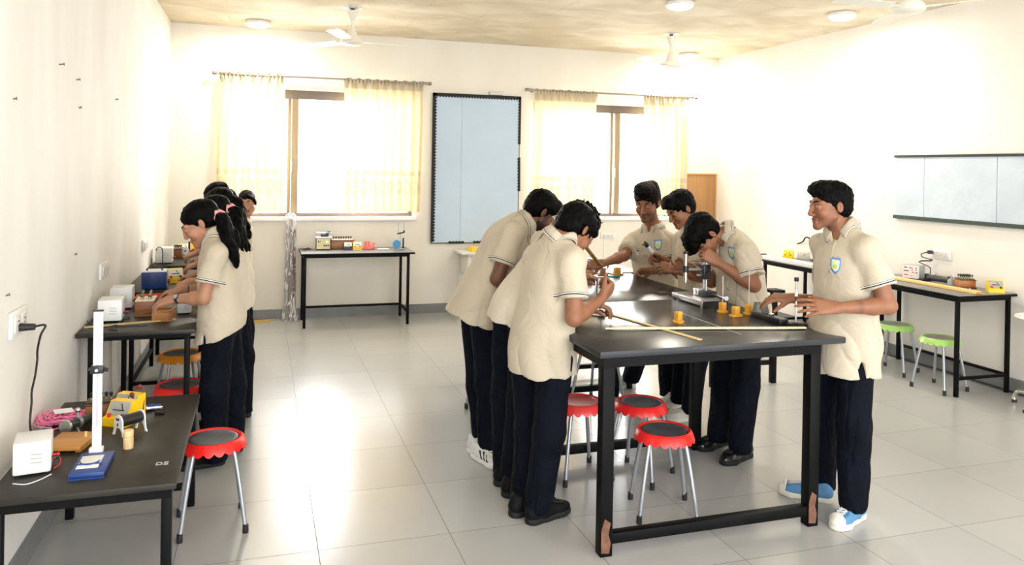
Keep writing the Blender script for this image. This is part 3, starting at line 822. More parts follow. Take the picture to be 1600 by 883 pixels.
def skin_mat(name, c):
    if name in MATS: return MATS[name]
    m = mat(name, c, .48, 0, .4, noise=(14, .06))
    b = m.node_tree.nodes['Principled BSDF']
    b.inputs['Subsurface Weight'].default_value = .08; b.inputs['Subsurface Radius'].default_value = (.01, .004, .002)
    lip = (c[0]*.62, c[1]*.42, c[2]*.45, 1); beard = (c[0]*.16+.004, c[1]*.17+.004, c[2]*.2+.004, 1)
    nail = (min(1, c[0]*1.5), c[1]*1.5, c[2]*1.5, 1); ear = (c[0]*.9, c[1]*.72, c[2]*.7, 1)
    return attr_mix(m, [('lip', lip, .1, .9), ('beard', beard, 0, 1), ('nail', nail, .2, .8)])
def shirt_mat(name, c):
    if name in MATS: return MATS[name]
    m = mat(name, c, .85, 0, .2, noise=(9, .03), bump=(420, .10), sheen=.15)
    nt = m.node_tree; b = nt.nodes['Principled BSDF']; inp = b.inputs['Base Color']; cur = inp.links[0].from_socket
    wn = nt.nodes.new('ShaderNodeTexNoise'); wn.inputs['Scale'].default_value = 8; wn.inputs['Detail'].default_value = 3; wn.inputs['Distortion'].default_value = 1.2
    tcx = nt.nodes.new('ShaderNodeTexCoord'); nt.links.new(tcx.outputs['Object'], wn.inputs['Vector'])
    wb_ = nt.nodes.new('ShaderNodeBump'); wb_.inputs['Strength'].default_value = .42; wb_.inputs['Distance'].default_value = .03
    nt.links.new(wn.outputs['Fac'], wb_.inputs['Height']); old = b.inputs['Normal'].links[0].from_node; nt.links.new(wb_.outputs['Normal'], old.inputs['Normal'])
    a = nt.nodes.new('ShaderNodeAttribute'); a.attribute_name = 'st'
    r = nt.nodes.new('ShaderNodeValToRGB'); r.color_ramp.interpolation = 'CONSTANT'
    el = r.color_ramp.elements; el[0].position = 0; el[0].color = (0, 0, 0, 1); el[1].position = .10; el[1].color = (1, 0, 0, 1)
    for pos, col in ((.155, (0, 1, 0, 1)), (.20, (1, 0, 0, 1)), (.225, (0, 0, 0, 1))):
        e = el.new(pos); e.color = col
    mr = nt.nodes.new('ShaderNodeMath'); mr.operation = 'MULTIPLY'; mr.inputs[1].default_value = 10.0      # 0.1 m -> 1
    nt.links.new(a.outputs['Fac'], mr.inputs[0]); nt.links.new(mr.outputs[0], r.inputs['Fac'])
    sep = nt.nodes.new('ShaderNodeSeparateColor'); nt.links.new(r.outputs['Color'], sep.inputs[0])
    for ch, col in (('Red', (.015, .015, .03, 1)), ('Green', (.80, .77, .70, 1))):
        mx = nt.nodes.new('ShaderNodeMix'); mx.data_type = 'RGBA'
        nt.links.new(sep.outputs[ch], mx.inputs['Factor']); nt.links.new(cur, mx.inputs['A']); mx.inputs['B'].default_value = col; cur = mx.outputs['Result']
    nt.links.new(cur, inp)
    return m
TROUS = mat('navy_trousers', (.0020, .0032, .0080), .8, 0, .12, noise=(7, .4), bump=(300, .15), sheen=.0)
def add_wrinkles(m, scale, strength):
    nt = m.node_tree; b = nt.nodes['Principled BSDF']; old = b.inputs['Normal'].links[0].from_node
    tc = nt.nodes.new('ShaderNodeTexCoord'); mp = nt.nodes.new('ShaderNodeMapping'); mp.inputs['Scale'].default_value = (1, 1, .45)
    n = nt.nodes.new('ShaderNodeTexNoise'); n.inputs['Scale'].default_value = scale; n.inputs['Detail'].default_value = 3; n.inputs['Distortion'].default_value = 1.5
    nt.links.new(tc.outputs['Object'], mp.inputs[0]); nt.links.new(mp.outputs[0], n.inputs['Vector'])
    bp = nt.nodes.new('ShaderNodeBump'); bp.inputs['Strength'].default_value = strength; bp.inputs['Distance'].default_value = .04
    nt.links.new(n.outputs['Fac'], bp.inputs['Height']); nt.links.new(bp.outputs['Normal'], old.inputs['Normal'])
add_wrinkles(TROUS, 9, .8)
def hair_mat(name, col):
    m = mat(name, col, .5, 0, .07); nt = m.node_tree; b = nt.nodes['Principled BSDF']
    tc = nt.nodes.new('ShaderNodeTexCoord'); mp = nt.nodes.new('ShaderNodeMapping'); mp.inputs['Scale'].default_value = (150, 150, 16)
    n = nt.nodes.new('ShaderNodeTexNoise'); n.inputs['Scale'].default_value = 1; n.inputs['Detail'].default_value = 3; n.inputs['Distortion'].default_value = .6
    nt.links.new(tc.outputs['Object'], mp.inputs[0]); nt.links.new(mp.outputs[0], n.inputs['Vector'])
    bp = nt.nodes.new('ShaderNodeBump'); bp.inputs['Strength'].default_value = .9; bp.inputs['Distance'].default_value = .006
    nt.links.new(n.outputs['Fac'], bp.inputs['Height']); nt.links.new(bp.outputs['Normal'], b.inputs['Normal']); return m
HAIRM = hair_mat('black_hair', (.0014, .0013, .0013))
HAIRB = hair_mat('dark_brown_hair', (.0055, .0036, .0028))
EYEW = mat('eye_white', (.36, .34, .32), .35); IRIS = mat('iris', (.012, .008, .006), .15)
def wavy(seed, amp, f):
    r = np.random.RandomState(seed); D = r.randn(5, 3); D /= np.linalg.norm(D, axis=1)[:, None]; ph = r.rand(5)*6.28; fr = f*(.6+.9*r.rand(5))
    def fn(P):
        w = np.zeros(len(P)); q = P+.012*np.sin(P[:, [1, 2, 0]]*f*.5+ph[:3])
        for i in range(5): w += np.sin(q@D[i]*fr[i]+ph[i])
        return amp*w/2.2
    return fn
def folds(seed, amp, axis, f=38):
    """soft cloth folds that run mostly along the given axis"""
    r = np.random.RandomState(seed); a = nrm(axis)
    u = nrm(np.cross(a, [.3, .9, .2])); v = np.cross(a, u); ph = r.rand(8)*6.28
    rg = lambda x: 1-2*np.sqrt(np.abs(np.sin(x))+.004)
    def fn(P):
        s, p, q = P@a, P@u, P@v
        w1 = rg(f*.62*(p+.6*q)+1.6*np.sin(4.5*s+ph[0])+ph[1])
        w2 = rg(f*.55*(q-.5*p)+1.5*np.sin(6*s+ph[2])+9*s+ph[3])
        w3 = rg(f*.5*(s*.9+.7*p)+1.4*np.sin(5*q+ph[4])+ph[5])
        g1 = np.clip(.25+np.sin(7*s+5*p+ph[6]), 0, 1); g2 = np.clip(.1+np.sin(6*s-6*q+ph[7]), 0, 1); g3 = np.clip(np.sin(9*p+5*s+ph[2]), 0, 1)
        return amp*(w1*g1+.8*w2*g2+.7*w3*g3)*.42
    return fn

# ------------------------------------------------------------------ hand
def add_hand(F, wrist, d, palm, right, sc=1.0, curl=(25, 30, 30), spread=4, thumb=(40, 20), nails=None, extra=None):
    d = nrm(d); palm = np.asarray(palm, float); n = nrm(palm-d*(palm@d)); s = np.cross(d, n) if right else np.cross(n, d)
    W = np.asarray(wrist, float)
    base = [(.030, .088), (.010, .094), (-.010, .090), (-.028, .080)]
    segs = [(.043, .026, .022), (.047, .030, .023), (.043, .028, .022), (.034, .021, .020)]
    for i, ((so, do), sg) in enumerate(zip(base, segs)):
        so, do = so*sc, do*sc
        K = W+s*so+d*do
        F.cone(W+s*so*.55+d*.008*sc, K, .0165*sc, .0125*sc, .014, flat=(n, .9))
        c = list(curl[i]) if isinstance(curl[0], (tuple, list)) else list(curl)
        ang = 0; p = K; sd = math.radians(spread)*(1.5-i)
        dd = nrm(d*math.cos(sd)+s*math.sin(sd))
        rad = [.0098, .0088, .0080, .0068]
        for j in range(3):
            ang += math.radians(c[j]); e = dd*math.cos(ang)+n*math.sin(ang); q = p+e*sg[j]*sc
            rk = (.9 if i == 3 else 1.0)*sc
            F.cone(p, q, rad[j]*rk, rad[j+1]*rk, .0035 if j == 0 else .003); p = q
            if j == 2 and nails is not None:
                dorsal = -(n*math.cos(ang)-dd*math.sin(ang)); nails.append((q+dorsal*.006*sc-e*.003, .0065*sc))
    # thumb leaves the side of the palm near its base
    t0 = W+d*.022*sc+s*.020*sc+n*.006*sc
    a = math.radians(thumb[0]); e = nrm(d*math.cos(a)+s*math.sin(a)+n*.35)
    t1 = t0+e*.042*sc; b = math.radians(thumb[1]); e2 = nrm(e*math.cos(b)+nrm(d+n*.6-s*.2)*math.sin(b)); t2 = t1+e2*.034*sc; t3 = t2+nrm(e2+n*.15)*.026*sc
    F.cone(t0, t1, .0165*sc, .0125*sc, .012); F.cone(t1, t2, .0118*sc, .0102*sc, .004); F.cone(t2, t3, .0102*sc, .0080*sc, .004)
    if nails is not None: nails.append((t3-n*.008*sc, .007*sc))
    return n, s

SKINS = dict(mid=(.265, .112, .058), dark=(.135, .056, .033), tan=(.25, .11, .055), light=(.40, .195, .115))
def drape(outline, c, u, v, n, bvh, off, thick=.0016, sub=3):
    """closed outline (x, y) pressed on to a surface: returns verts, faces; c centre, u/v plane axes, n outward"""
    from mathutils.geometry import tessellate_polygon
    pts = []
    N = len(outline)
    rings = 5
    cxm = np.mean([p[0] for p in outline]); cym = np.mean([p[1] for p in outline])
    V = []
    def hit(x, y, o):
        p = c+u*x+v*y+n*.12
        h_ = bvh.ray_cast(V3(p), V3(-n), .3)
        q = np.array(h_[0]) if h_[0] is not None else c+u*x+v*y
        return q+n*o
    for k in range(rings):
        f_ = 1-k/rings
        V += [hit(cxm+(x-cxm)*f_, cym+(y-cym)*f_, off) for x, y in outline]
    V.append(hit(cxm, cym, off))
    back = [hit(x, y, -.004) for x, y in outline]
    V += back
    Fs = []
    for k in range(rings-1):
        for i in range(N):
            Fs.append((k*N+i, k*N+(i+1) % N, (k+1)*N+(i+1) % N, (k+1)*N+i))
    cidx = rings*N
    for i in range(N):
        Fs.append(((rings-1)*N+i, (rings-1)*N+(i+1) % N, cidx))
        Fs.append((cidx+1+i, cidx+1+(i+1) % N, (i+1) % N, i))
    return V, Fs
def raw_obj(name, V, Fs, m, parent, root, smooth=True, attrs=None):
    me = bpy.data.meshes.new(name); me.from_pydata([tuple(np.asarray(p)-root) for p in V], [], Fs); me.update()
    bm_ = bmesh.new(); bm_.from_mesh(me); bmesh.ops.recalc_face_normals(bm_, faces=bm_.faces); bm_.to_mesh(me); bm_.free()
    if smooth:
        for p in me.polygons: p.use_smooth = True
    if attrs:
        for k, vals in attrs.items():
            at = me.attributes.new(k, 'FLOAT', 'POINT'); at.data.foreach_set('value', np.array(vals, 'f'))
    me.materials.append(m); o = bpy.data.objects.new(name, me); COL.objects.link(o); o.parent = parent; return o
SHIELD = [(-.5, .5), (-.25, .56), (0, .5), (.25, .56), (.5, .5), (.5, -.05), (.42, -.3), (.22, -.5), (0, -.62), (-.22, -.5), (-.42, -.3), (-.5, -.05)]

# ------------------------------------------------------------------ shoes
SHOE = {
 'blue': dict(upper=mat('blue_canvas', lin(84, 134, 176), .8, noise=(40, .08), bump=(300, .2)), sole=mat('shoe_rubber', (.72, .68, .60), .6), lace=mat('white_lace', (.8, .78, .74), .8), toe=True),
 'white': dict(upper=mat('white_knit', (.72, .72, .72), .8, bump=(250, .3)), sole=mat('white_foam', (.80, .79, .76), .6), stripes=mat('black_stripe', (.012, .014, .02), .6), lace=mat('white_lace', (.8, .78, .74), .8)),
 'black': dict(upper=mat('black_mesh', (.004, .004, .005), .6, 0, .15, bump=(200, .3)), sole=mat('dark_rubber', (.012, .012, .014), .6, 0, .25), lace=mat('black_lace', (.02, .02, .022), .8)),
 'leather': dict(upper=mat('black_leather', (.008, .008, .009), .18, 0, .6, bump=(40, .1)), sole=mat('dark_rubber', (.012, .012, .014), .6), lace=mat('black_lace', (.02, .02, .022), .8)),
 'canvas': dict(upper=mat('cream_canvas', (.62, .59, .52), .8, bump=(300, .2)), sole=mat('shoe_rubber', (.72, .68, .60), .6), line=BLACKP, lace=mat('white_lace', (.8, .78, .74), .8)),
 'blackwhite': dict(upper=mat('black_mesh', (.004, .004, .005), .6), sole=mat('white_foam', (.80, .79, .76), .6), lace=mat('white_lace', (.8, .78, .74), .8)),
}
def shoe(parent, root, heel, toe, kind, L=None, h=.0042):
    st = SHOE[kind]; heel = np.array([heel[0], heel[1], 0.]); toe = np.array([toe[0], toe[1], 0.])
    f = toe-heel; L0 = np.linalg.norm(f); f = f/L0; L = L or min(.285, max(.235, L0)); toe = heel+f*L
    s = np.cross(UPZ, f); up = UPZ
    P = lambda a, b, c: heel+f*a*L+s*b+up*c
    F = Field()
    F.cone(P(.12, 0, .048), P(.35, 0, .043), .038, .042, .02).cone(P(.35, 0, .043), P(.72, .004, .034), .042, .044, .02).cone(P(.72, .004, .034), P(.88, .004, .028), .044, .033, .02)
    F.cone(P(.14, 0, .05), P(.16, 0, .085), .034, .036, .02).cone(P(.2, 0, .085), P(.42, 0, .066), .034, .026, .02).cone(P(.42, 0, .066), P(.68, 0, .042), .026, .024, .02)
    F.plane(P(0, 0, .020), -up)
    F.plane(P(.1, 0, .108), nrm(up+f*.25))
    up_o = mesh_obj('shoe', F.mesh(h), st['upper'], parent, root, it=2)
    G = Field()
    G.cone(P(.13, 0, .014), P(.4, 0, .014), .041, .040, .02).cone(P(.4, 0, .014), P(.74, .004, .014), .040, .050, .02).cone(P(.74, .004, .014), P(.86, .004, .014), .050, .040, .02)
    G.plane(P(0, 0, .001), -up); G.plane(P(0, 0, .030), up)
    mesh_obj('sole', G.mesh(h), st['sole'], up_o, root, it=1)
    bv = BVHTree.FromPolygons([tuple(np.array(v.co)+root) for v in up_o.data.vertices], [tuple(p.vertices) for p in up_o.data.polygons])
    lm = MB(); ok = False
    for k in range(5):
        a0 = .45+.07*k; w = .020
        for sgn in (-1, 1):
            pts = []
            for q in range(6):
                u = q/5; p = P(a0+.06*u, (u*2-1)*w*sgn, .15)
                hh = bv.ray_cast(V3(p), Vector((0, 0, -1)), .2)
                if hh[0] is not None: pts.append(np.array(hh[0])+up*.002-root)
            if len(pts) >= 3: lm.tube(pts, .0036, 6); ok = True
    if ok: lm.build('laces', st['lace'], up_o)
    if st.get('toe'):
        T_ = Field(); T_.cone(P(.84, .003, .031), P(.88, .004, .028), .0445, .0355, .02).plane(P(.83, 0, 0), -f); T_.plane(P(0, 0, .022), -up)
        mesh_obj('toe_cap', T_.mesh(h), st['sole'], up_o, root, it=1)
    for sgn in (-1, 1):
        if st.get('stripes'):
            for k in range(3):
                a0 = .50+.11*k
                ol = [(a0*L-.004, .030), (a0*L+.014, .030), (a0*L-.012, .074), (a0*L-.030, .074)]
                V, Fs = drape(ol, heel.copy(), f, up, s*sgn, bv, .0012)
                raw_obj('stripe', V, Fs, st['stripes'], up_o, root)
        if st.get('line'):
            ol = [(.15*L, .010), (.82*L, .010), (.82*L, .014), (.15*L, .014)]
            bv2 = BVHTree.FromPolygons([tuple(np.array(v.co)+root) for v in up_o.children[0].data.vertices], [tuple(p.vertices) for p in up_o.children[0].data.polygons])
            V, Fs = drape(ol, heel.copy(), f, up, s*sgn, bv2, .0012)
            raw_obj('sole_line', V, Fs, st['line'], up_o, root)
    return up_o

# ------------------------------------------------------------------ the person builder
def person(label, D):
    g = D.get
    nk = np.array(D['neck']); pv = np.array(D['pelvis'])
    root = np.array([pv[0], pv[1], 0.0])
    t = thing('person', label, 'person', root)
    hs = g('hs', 1.0)                                  # head size
    skin = skin_mat('skin_'+D['skin'], SKINS[D['skin']]); sc = g('sc', 1.0)
    # head frame
    f = nrm(D['face']); u0 = np.asarray(g('up', (0, 0, 1)), float); u = nrm(u0-f*(u0@f)); r = np.cross(f, u)
    H = np.array(D['head'], float)
    hp = lambda x, y, z: H+(r*x+f*y+u*z)*hs
    A = np.array([r, f, u])
    F = Field()
    hr = lambda *a: tuple(q*hs for q in a)
    F.ell(hp(0, -.018, .045), A, hr(.074, .094, .078), .02)
    F.ell(hp(0, .028, -.020), A, hr(.060, .062, .080), .03)
    F.cone(hp(-.047, .005, -.048), hp(-.012, .066, -.094), .017*hs, .015*hs, .022); F.cone(hp(.047, .005, -.048), hp(.012, .066, -.094), .017*hs, .015*hs, .022)
    for q in (-1, 1):
        F.ell(hp(q*.040, .062, -.028), A, hr(.022, .022, .022), .02)
        F.cone(hp(q*.012, .088, .026), hp(q*.046, .072, .024), .010*hs, .010*hs, .012)
        F.ell(hp(q*.031, .104, .006), A, hr(.020, .016, .012), .010, True)
        F.ell(hp(q*.031, .078, .004), A, hr(.015, .013, .012), .006)
        F.ell(hp(q*.078, -.012, .000), np.array([nrm(r+f*.35*q), nrm(f-r*.35*q), u]), hr(.0085, .016, .029), .007)
        F.ell(hp(q*.0865, -.006, .003), A, hr(.008, .008, .017), .004, True)
        F.sph(hp(q*.011, .099, -.037), .0085*hs, .008)
    ns = g('nose', .110)
    F.cone(hp(0, .092, .014), hp(0, ns, -.030), .0075*hs, .0115*hs*min(1, ns/.115)**3, .012)
    F.ell(hp(0, .088, -.059), A, hr(.023, .008, .0062), .008); F.ell(hp(0, .086, -.071), A, hr(.019, .008, .0070), .008)
    F.ell(hp(0, .098, -.0652), A, hr(.024, .010, .0016), .003, True)
    F.sph(hp(0, .074, -.096), .017*hs, .02)
    # neck and covered trunk
    F.cone(hp(0, -.028, -.045), nk, .047*hs, .056, .018)
    shL, shR = np.array(D['shL']), np.array(D['shR'])
    mid = (shL+shR)/2; ch = mid*.72+pv*.28
    F.cone(nk, ch, .06, .09, .03).cone(ch, pv, .09, .08, .03)
    arms = {}
    nails = []
    for side in ('L', 'R'):
        sh = np.array(D['sh'+side]); el = np.array(D['el'+side]); wr = np.array(D['wr'+side])
        F.cone(ch, sh, .07, .05, .03)
        F.cone(sh, el, .049*sc, .040*sc, .02)
        m_ = el*.68+wr*.32
        F.cone(el, m_, .040*sc, .0395*sc, .015).cone(m_, wr, .0395*sc, .0255*sc, .02)
        hd = D.get('hand'+side, {})
        d_ = nrm(hd.get('d', wr-el)); pal = hd.get('palm', (0, 0, -1))
        F.cone(wr, wr+d_*.012, .0255*sc, .0235*sc, .012)
        add_hand(F, wr+d_*.012, d_, pal, side == 'R', .98*sc, hd.get('curl', (20, 30, 25)), hd.get('spread', 4), hd.get('thumb', (40, 20)), nails)
    kz = g('vox', .0038)
    bd = g('beard', 0.0); mst = g('moustache', 0.0)
    rng = np.random.RandomState(len(label))
    def loc(V): return np.stack([(V-H)@r, (V-H)@f, (V-H)@u], 1)/hs
    def f_lip(V):
        q = loc(V); e = (q[:, 0]/.023)**2+((q[:, 2]+.0655)/.0125)**2
        return np.where(q[:, 1] > .06, np.clip(1.6-e*1.3, 0, 1), 0)
    def f_beard(V):
        q = loc(V); o_ = np.zeros(len(V))
        if bd > 0:
            low = np.clip((-.042-q[:, 2])/.02, 0, 1)*np.clip((q[:, 2]+.135)/.02, 0, 1)*(q[:, 1] > -.01)
            side = np.clip((np.abs(q[:, 0])-.052)/.012, 0, 1)*np.clip((.02-q[:, 2])/.03, 0, 1)*np.clip((q[:, 1]-.005)/.012, 0, 1)*np.clip((.05-q[:, 1])/.02, 0, 1)
            e = (q[:, 0]/.026)**2+((q[:, 2]+.0655)/.014)**2
            o_ = np.maximum(low, side)*bd*np.clip(e-.9, 0, 1)
        if mst > 0:
            e = (q[:, 0]/.034)**2+((q[:, 2]+.0495)/.0075)**2
            o_ = np.maximum(o_, np.where(q[:, 1] > .07, np.clip(1.5-e, 0, 1)*mst, 0))
        return o_
    def f_nail(V):
        o_ = np.zeros(len(V))
        for c, rr in nails: o_ = np.maximum(o_, np.clip(1.5-np.linalg.norm(V-c, axis=1)/rr, 0, 1))
        return o_
    mesh_obj('body', F.mesh(kz), skin, t, root, {'lip': f_lip, 'beard': f_beard, 'nail': f_nail}, 1)
    # eyes and brows
    if g('eyes', True):
        lid = g('lid', .35)
        for q in (-1, 1):
            R3 = Matrix([list(r), list(f), list(u)]).transposed()
            if lid < .75:
                eo = MB().sph(hp(q*.031, .0832, .0045)-root, .0118*hs, n=20, sc=(1.0, 1, .50-.25*lid), rot=R3).build('eye', EYEW, t)
                MB().sph(hp(q*.031+g('look', 0)*.004, .0906, .0045)-root, .0046*hs, sc=(1, .95, .85-.4*lid), n=14, rot=R3).build('iris', IRIS, eo)
            L_ = MB(); L_.tube([hp(q*(.019+.025*w_), .0950-.010*w_**2-.006*(1-w_)**2, (.0095-.0085*lid)+.0035*math.sin(math.pi*w_)*(1-1.9*lid)-.002*w_)-root for w_ in [i/6 for i in range(7)]], .0013, 6); L_.build('eyelashes', HAIRM, t)
            B_ = MB(); pts = [hp(q*(.012+.040*w_), .0945-.024*w_**1.6, .0245+.010*math.sin(math.pi*min(1, w_*.85))-.004*w_)-root for w_ in [i/7 for i in range(8)]]
            B_.tube(pts, .0036, 6, rads=[.0030, .0040, .0044, .0042, .0038, .0032, .0024, .0012]); B_.build('eyebrow', HAIRM, t)
    # hair
    hst = g('hair', 'short'); hm = HAIRB if g('brown') else HAIRM
    Hf = Field(); th = g('hairthick', .012)
    Hf.ell(hp(0, -.022, .048), A, hr(.074+th, .094+th, .078+th), .015)
    if hst in ('short', 'curly', 'flop'):
        Hf.ell(hp(0, -.055, -.005), A, hr(.070+th*.6, .055+th*.6, .062), .02)
        for (c, rad) in g('hairx', []): Hf.ell(hp(*c), A, hr(*rad), .02)
        hl = g('hairline', .066)
        Hf.ell(hp(0, .115, hl-.105), A, hr(.070, .075, .105), .012, True)       # face opening
        for q in (-1, 1):
            Hf.ell(hp(q*.090, .050, -.016), A, hr(.040, .040, .050), .008, True)   # temple and ear opening
            Hf.ell(hp(q*.092, -.014, -.012), A, hr(.030, .021, .042), .007, True)
        Hf.plane(hp(0, -.06, -.062), nrm(-u+f*.45))
        nz_ = wavy(len(label), (.0022 if hst != 'curly' else .0095), 200 if hst != 'curly' else 190)
        nzs = folds(len(label)+5, .0028, u, 170); nzw = nz_; nz_ = lambda P: nzw(P)+nzs(P)
    else:                                       # tied back
        Hf.ell(hp(0, -.05, .0), A, hr(.070+th*.5, .060+th*.5, .062), .02)
        for (c, rad) in g('hairx', []): Hf.ell(hp(*c), A, hr(*rad), .02)
        hl = g('hairline', .070)
        Hf.ell(hp(0, .118, hl-.112), A, hr(.074, .078, .108), .014, True)
        for q in (-1, 1): Hf.ell(hp(q*.094, .000, -.035), A, hr(.034, .048, .052), .012, True)
        if g('sidehair'):
            for q in (-1, 1): Hf.cone(hp(q*.030, .072, .085), hp(q*.070, .040, .030), .016*hs, .014*hs, .015).cone(hp(q*.070, .040, .030), hp(q*.074, .005, -.055), .014*hs, .012*hs, .015)
        Hf.plane(hp(0, -.06, -.068), nrm(-u+f*.6))
        nz_ = wavy(len(label), .0018, 140)
    ho = mesh_obj('hair', Hf.mesh(.0042, nz_), hm, t, root, it=1)
    if g('tail'):
        T_ = Field(); pts = [np.asarray(p_[:3], float) for p_ in D['tail']]; rad = [p_[3] for p_ in D['tail']]
        dense = np.array(spline(pts, 6)); rr = np.interp(np.linspace(0, len(rad)-1, len(dense)), np.arange(len(rad)), rad)
        tx = nrm(dense[-1]-dense[0]); ua = nrm(np.cross(tx, (.3, .9, .1))); va = np.cross(tx, ua); hr_ = np.random.RandomState(len(label))
        NS = 13; ss = np.linspace(0, 1, len(dense))
        for k in range(NS):
            a0 = 2*math.pi*k/NS*(1 if k < 9 else 2.2)+hr_.rand()*.6; fr0 = .72 if k < 9 else .3; p1, p2 = hr_.rand(2)*6.28; endk = 1-.28*hr_.rand()
            st_ = [d0+(ua*math.cos(a0+1.1*s0+.5*math.sin(9*s0+p1))+va*math.sin(a0+1.1*s0+.5*math.sin(9*s0+p1)))*r0*fr0*(1+.25*math.sin(14*s0+p2)) for d0, r0, s0 in zip(dense, rr, ss)]
            for i in range(len(dense)-1):
                if ss[i] > endk: break
                T_.cone(st_[i], st_[i+1], max(.004, rr[i]*.34*(1-.55*ss[i]/endk)), max(.003, rr[i+1]*.34*(1-.55*ss[i+1]/endk)), .007)
        ax_ = nrm(pts[-1]-pts[0]); w1 = folds(len(label)+3, .004, ax_, 200); w2 = wavy(5+len(label), .002, 90)
        mesh_obj('ponytail', T_.mesh(.0045, lambda P: w1(P)+w2(P)), hm, ho, root, it=1)
    if g('band') is not None:
        c, axd, col = D['band']; axd = nrm(axd); a_ = nrm(np.cross(axd, (0.2, .3, 1))); b_ = np.cross(axd, a_)
        T_ = Field(); N = 16
        for k in range(N):
            an = 2*math.pi*k/N; an2 = 2*math.pi*(k+1)/N
            T_.cone(np.asarray(c)+(a_*math.cos(an)+b_*math.sin(an))*.028+axd*.006*math.sin(5*an), np.asarray(c)+(a_*math.cos(an2)+b_*math.sin(an2))*.028+axd*.006*math.sin(5*an2), .016, .016, .008)
        mesh_obj('hair_tie', T_.mesh(.004, wavy(3, .003, 160)), col, ho, root)
    # shirt
    S = Field(); lat = nrm(shL-shR); hipL, hipR = np.array(D['hipL']), np.array(D['hipR']); lath = nrm(hipL-hipR)
    hem = np.array(D['hem']); ax1 = nrm(mid-pv); dep = nrm(np.cross(lat, ax1)); deph = nrm(np.cross(lath, nrm(pv-hem)))
    tw = g('tw', 1.0); td = g('td', 1.0)
    below = hem+nrm(hem-pv)*.06
    S.cone(pv, below, .188*tw, .200*tw, .03, flat=(deph, .74*td))
    wa = pv*.55+mid*.45; chs = pv*.22+mid*.78
    S.cone(pv, wa, .187*tw, .172*tw, .04, flat=(nrm(dep+deph), .70*td)); S.cone(wa, chs, .170*tw, .178*tw, .04, flat=(dep, .66*td))
    S.cone(chs, mid+(nk-mid)*.25, .165*tw, .105*tw, .04, flat=(dep, .66))
    for (c, rad, ra2) in g('shirtx', []): S.ell(c, np.array([lat, dep, ax1]) if ra2 is None else ra2, rad, .04)
    slv = []
    for side in ('L', 'R'):
        sh = np.array(D['sh'+side]); el = np.array(D['el'+side]); dr = nrm(el-sh); ln = np.linalg.norm(el-sh)
        S.cone(nk-(nk-mid)*.25, sh, .052, .064*sc, .04)
        e = sh+dr*ln*g('sleeve', .66); slv.append((sh, e, dr))
        S.cone(sh, e+dr*.03, .063*sc, .072*sc, .03, cut=(e, dr))
    S.cone(nk-nrm(nk-mid)*.03, nk+nrm(hp(0, -.022, -.05)-nk)*.004, .062, .056, .02)
    fr0 = np.asarray(D['front'], float); na0 = nrm(nk-mid); fr0 = nrm(fr0-na0*(fr0@na0))
    if g('placket', True): S.ell(nk+fr0*.078-na0*.012, np.array([np.cross(fr0, na0), fr0, na0]), (.022, .034, .042), .008, True)
    S.plane(hem, nrm(hem-pv)+np.asarray(g('hemtilt', (0, 0, 0)), float))
    for c_ in g('slits', []):
        S.ell(np.asarray(c_[0]), np.array([nrm(c_[1]), np.cross(nrm(c_[1]), UPZ), UPZ]), (.014, .05, .07), .004, True)
    sm = shirt_mat('polo_'+g('shirt', 'beige'), SHIRTC[g('shirt', 'beige')])
    fo = folds(len(label)*7+1, g('fold', .016), ax1, 34); fo2 = wavy(len(label), .0028, 30)
    def st_attr(V):
        o_ = np.ones(len(V))
        for sh, e, dr in slv:
            al = (e-V)@dr; per = np.linalg.norm(V-e+al[:, None]*dr, axis=1)
            o_ = np.where((al < .09) & (al > -.01) & (per < .098), np.maximum(al, 0), o_)
        return o_
    so = mesh_obj('shirt', S.mesh(.0055, lambda P: fo(P)+fo2(P)), sm, t, root, {'st': st_attr}, 1)
    bv = BVHTree.FromPolygons([tuple(np.array(v.co)+root) for v in so.data.vertices], [tuple(p.vertices) for p in so.data.polygons])
    # collar: folded band around the neck, open at the front
    na = nrm(nrm(hp(0, -.022, -.05)-nk)*.6+nrm(nk-mid)*.4); fr_ = np.asarray(D['front'], float); fr_ = nrm(fr_-na*(fr_@na)); sd_ = np.cross(fr_, na)
    Vc, Fc, At = [], [], []; n_t = 56; gap = math.radians(g('gap', 20 if g('placket', True) else 10)); cs = g('collar', 1.0)
    def on_shirt(q, lift):
        h_ = bv.ray_cast(V3(q+na*.10), V3(-na), .24)
        return (np.array(h_[0]) if h_[0] is not None else q-na*.01)+na*lift
    prev_h = None
    for i in range(n_t+1):
        a = gap+(2*math.pi-2*gap)*i/n_t; cf = math.cos(a); dv = fr_*cf+sd_*math.sin(a)
        pt = max(0, cf)**5
        top_h = .046-.040*max(0, cf)**2
        ro = (.093+.030*pt)*cs
        dv2 = nrm(dv+sd_*math.copysign(.25*pt, math.sin(a)))
        edge = on_shirt(nk+dv2*ro, .011); hgt = max((edge-nk)@na, -.075); edge = edge+na*(hgt-(edge-nk)@na); top_h = max(top_h, hgt+.024)
        ri = (.061-.004*pt)*cs; inner_top = nk+na*top_h+dv*ri; inner_low = nk+na*(top_h-.035)+dv*ri
        fold = nk+na*(top_h+.006)+dv*(ri+.006); fold2 = nk+na*(top_h+.001)+dv*(ri+.013)
        midp = fold2*.45+edge*.55+dv*.004
        under = edge-na*.0035-dv*.002; undm = midp-na*.008-dv*.006
        for q_, st_ in ((inner_low, .06), (inner_top, .06), (fold, .055), (fold2, .05), (midp, .026), (edge, .0), (under, .0), (undm, .03)):
            Vc.append(q_); At.append(st_)
    m_ = 8
    for i in range(n_t):
        for k in range(m_):
            Fc.append((i*m_+k, i*m_+(k+1) % m_, (i+1)*m_+(k+1) % m_, (i+1)*m_+k))
    Fc.append(tuple(range(m_))[::-1]); Fc.append(tuple(n_t*m_+k for k in range(m_)))
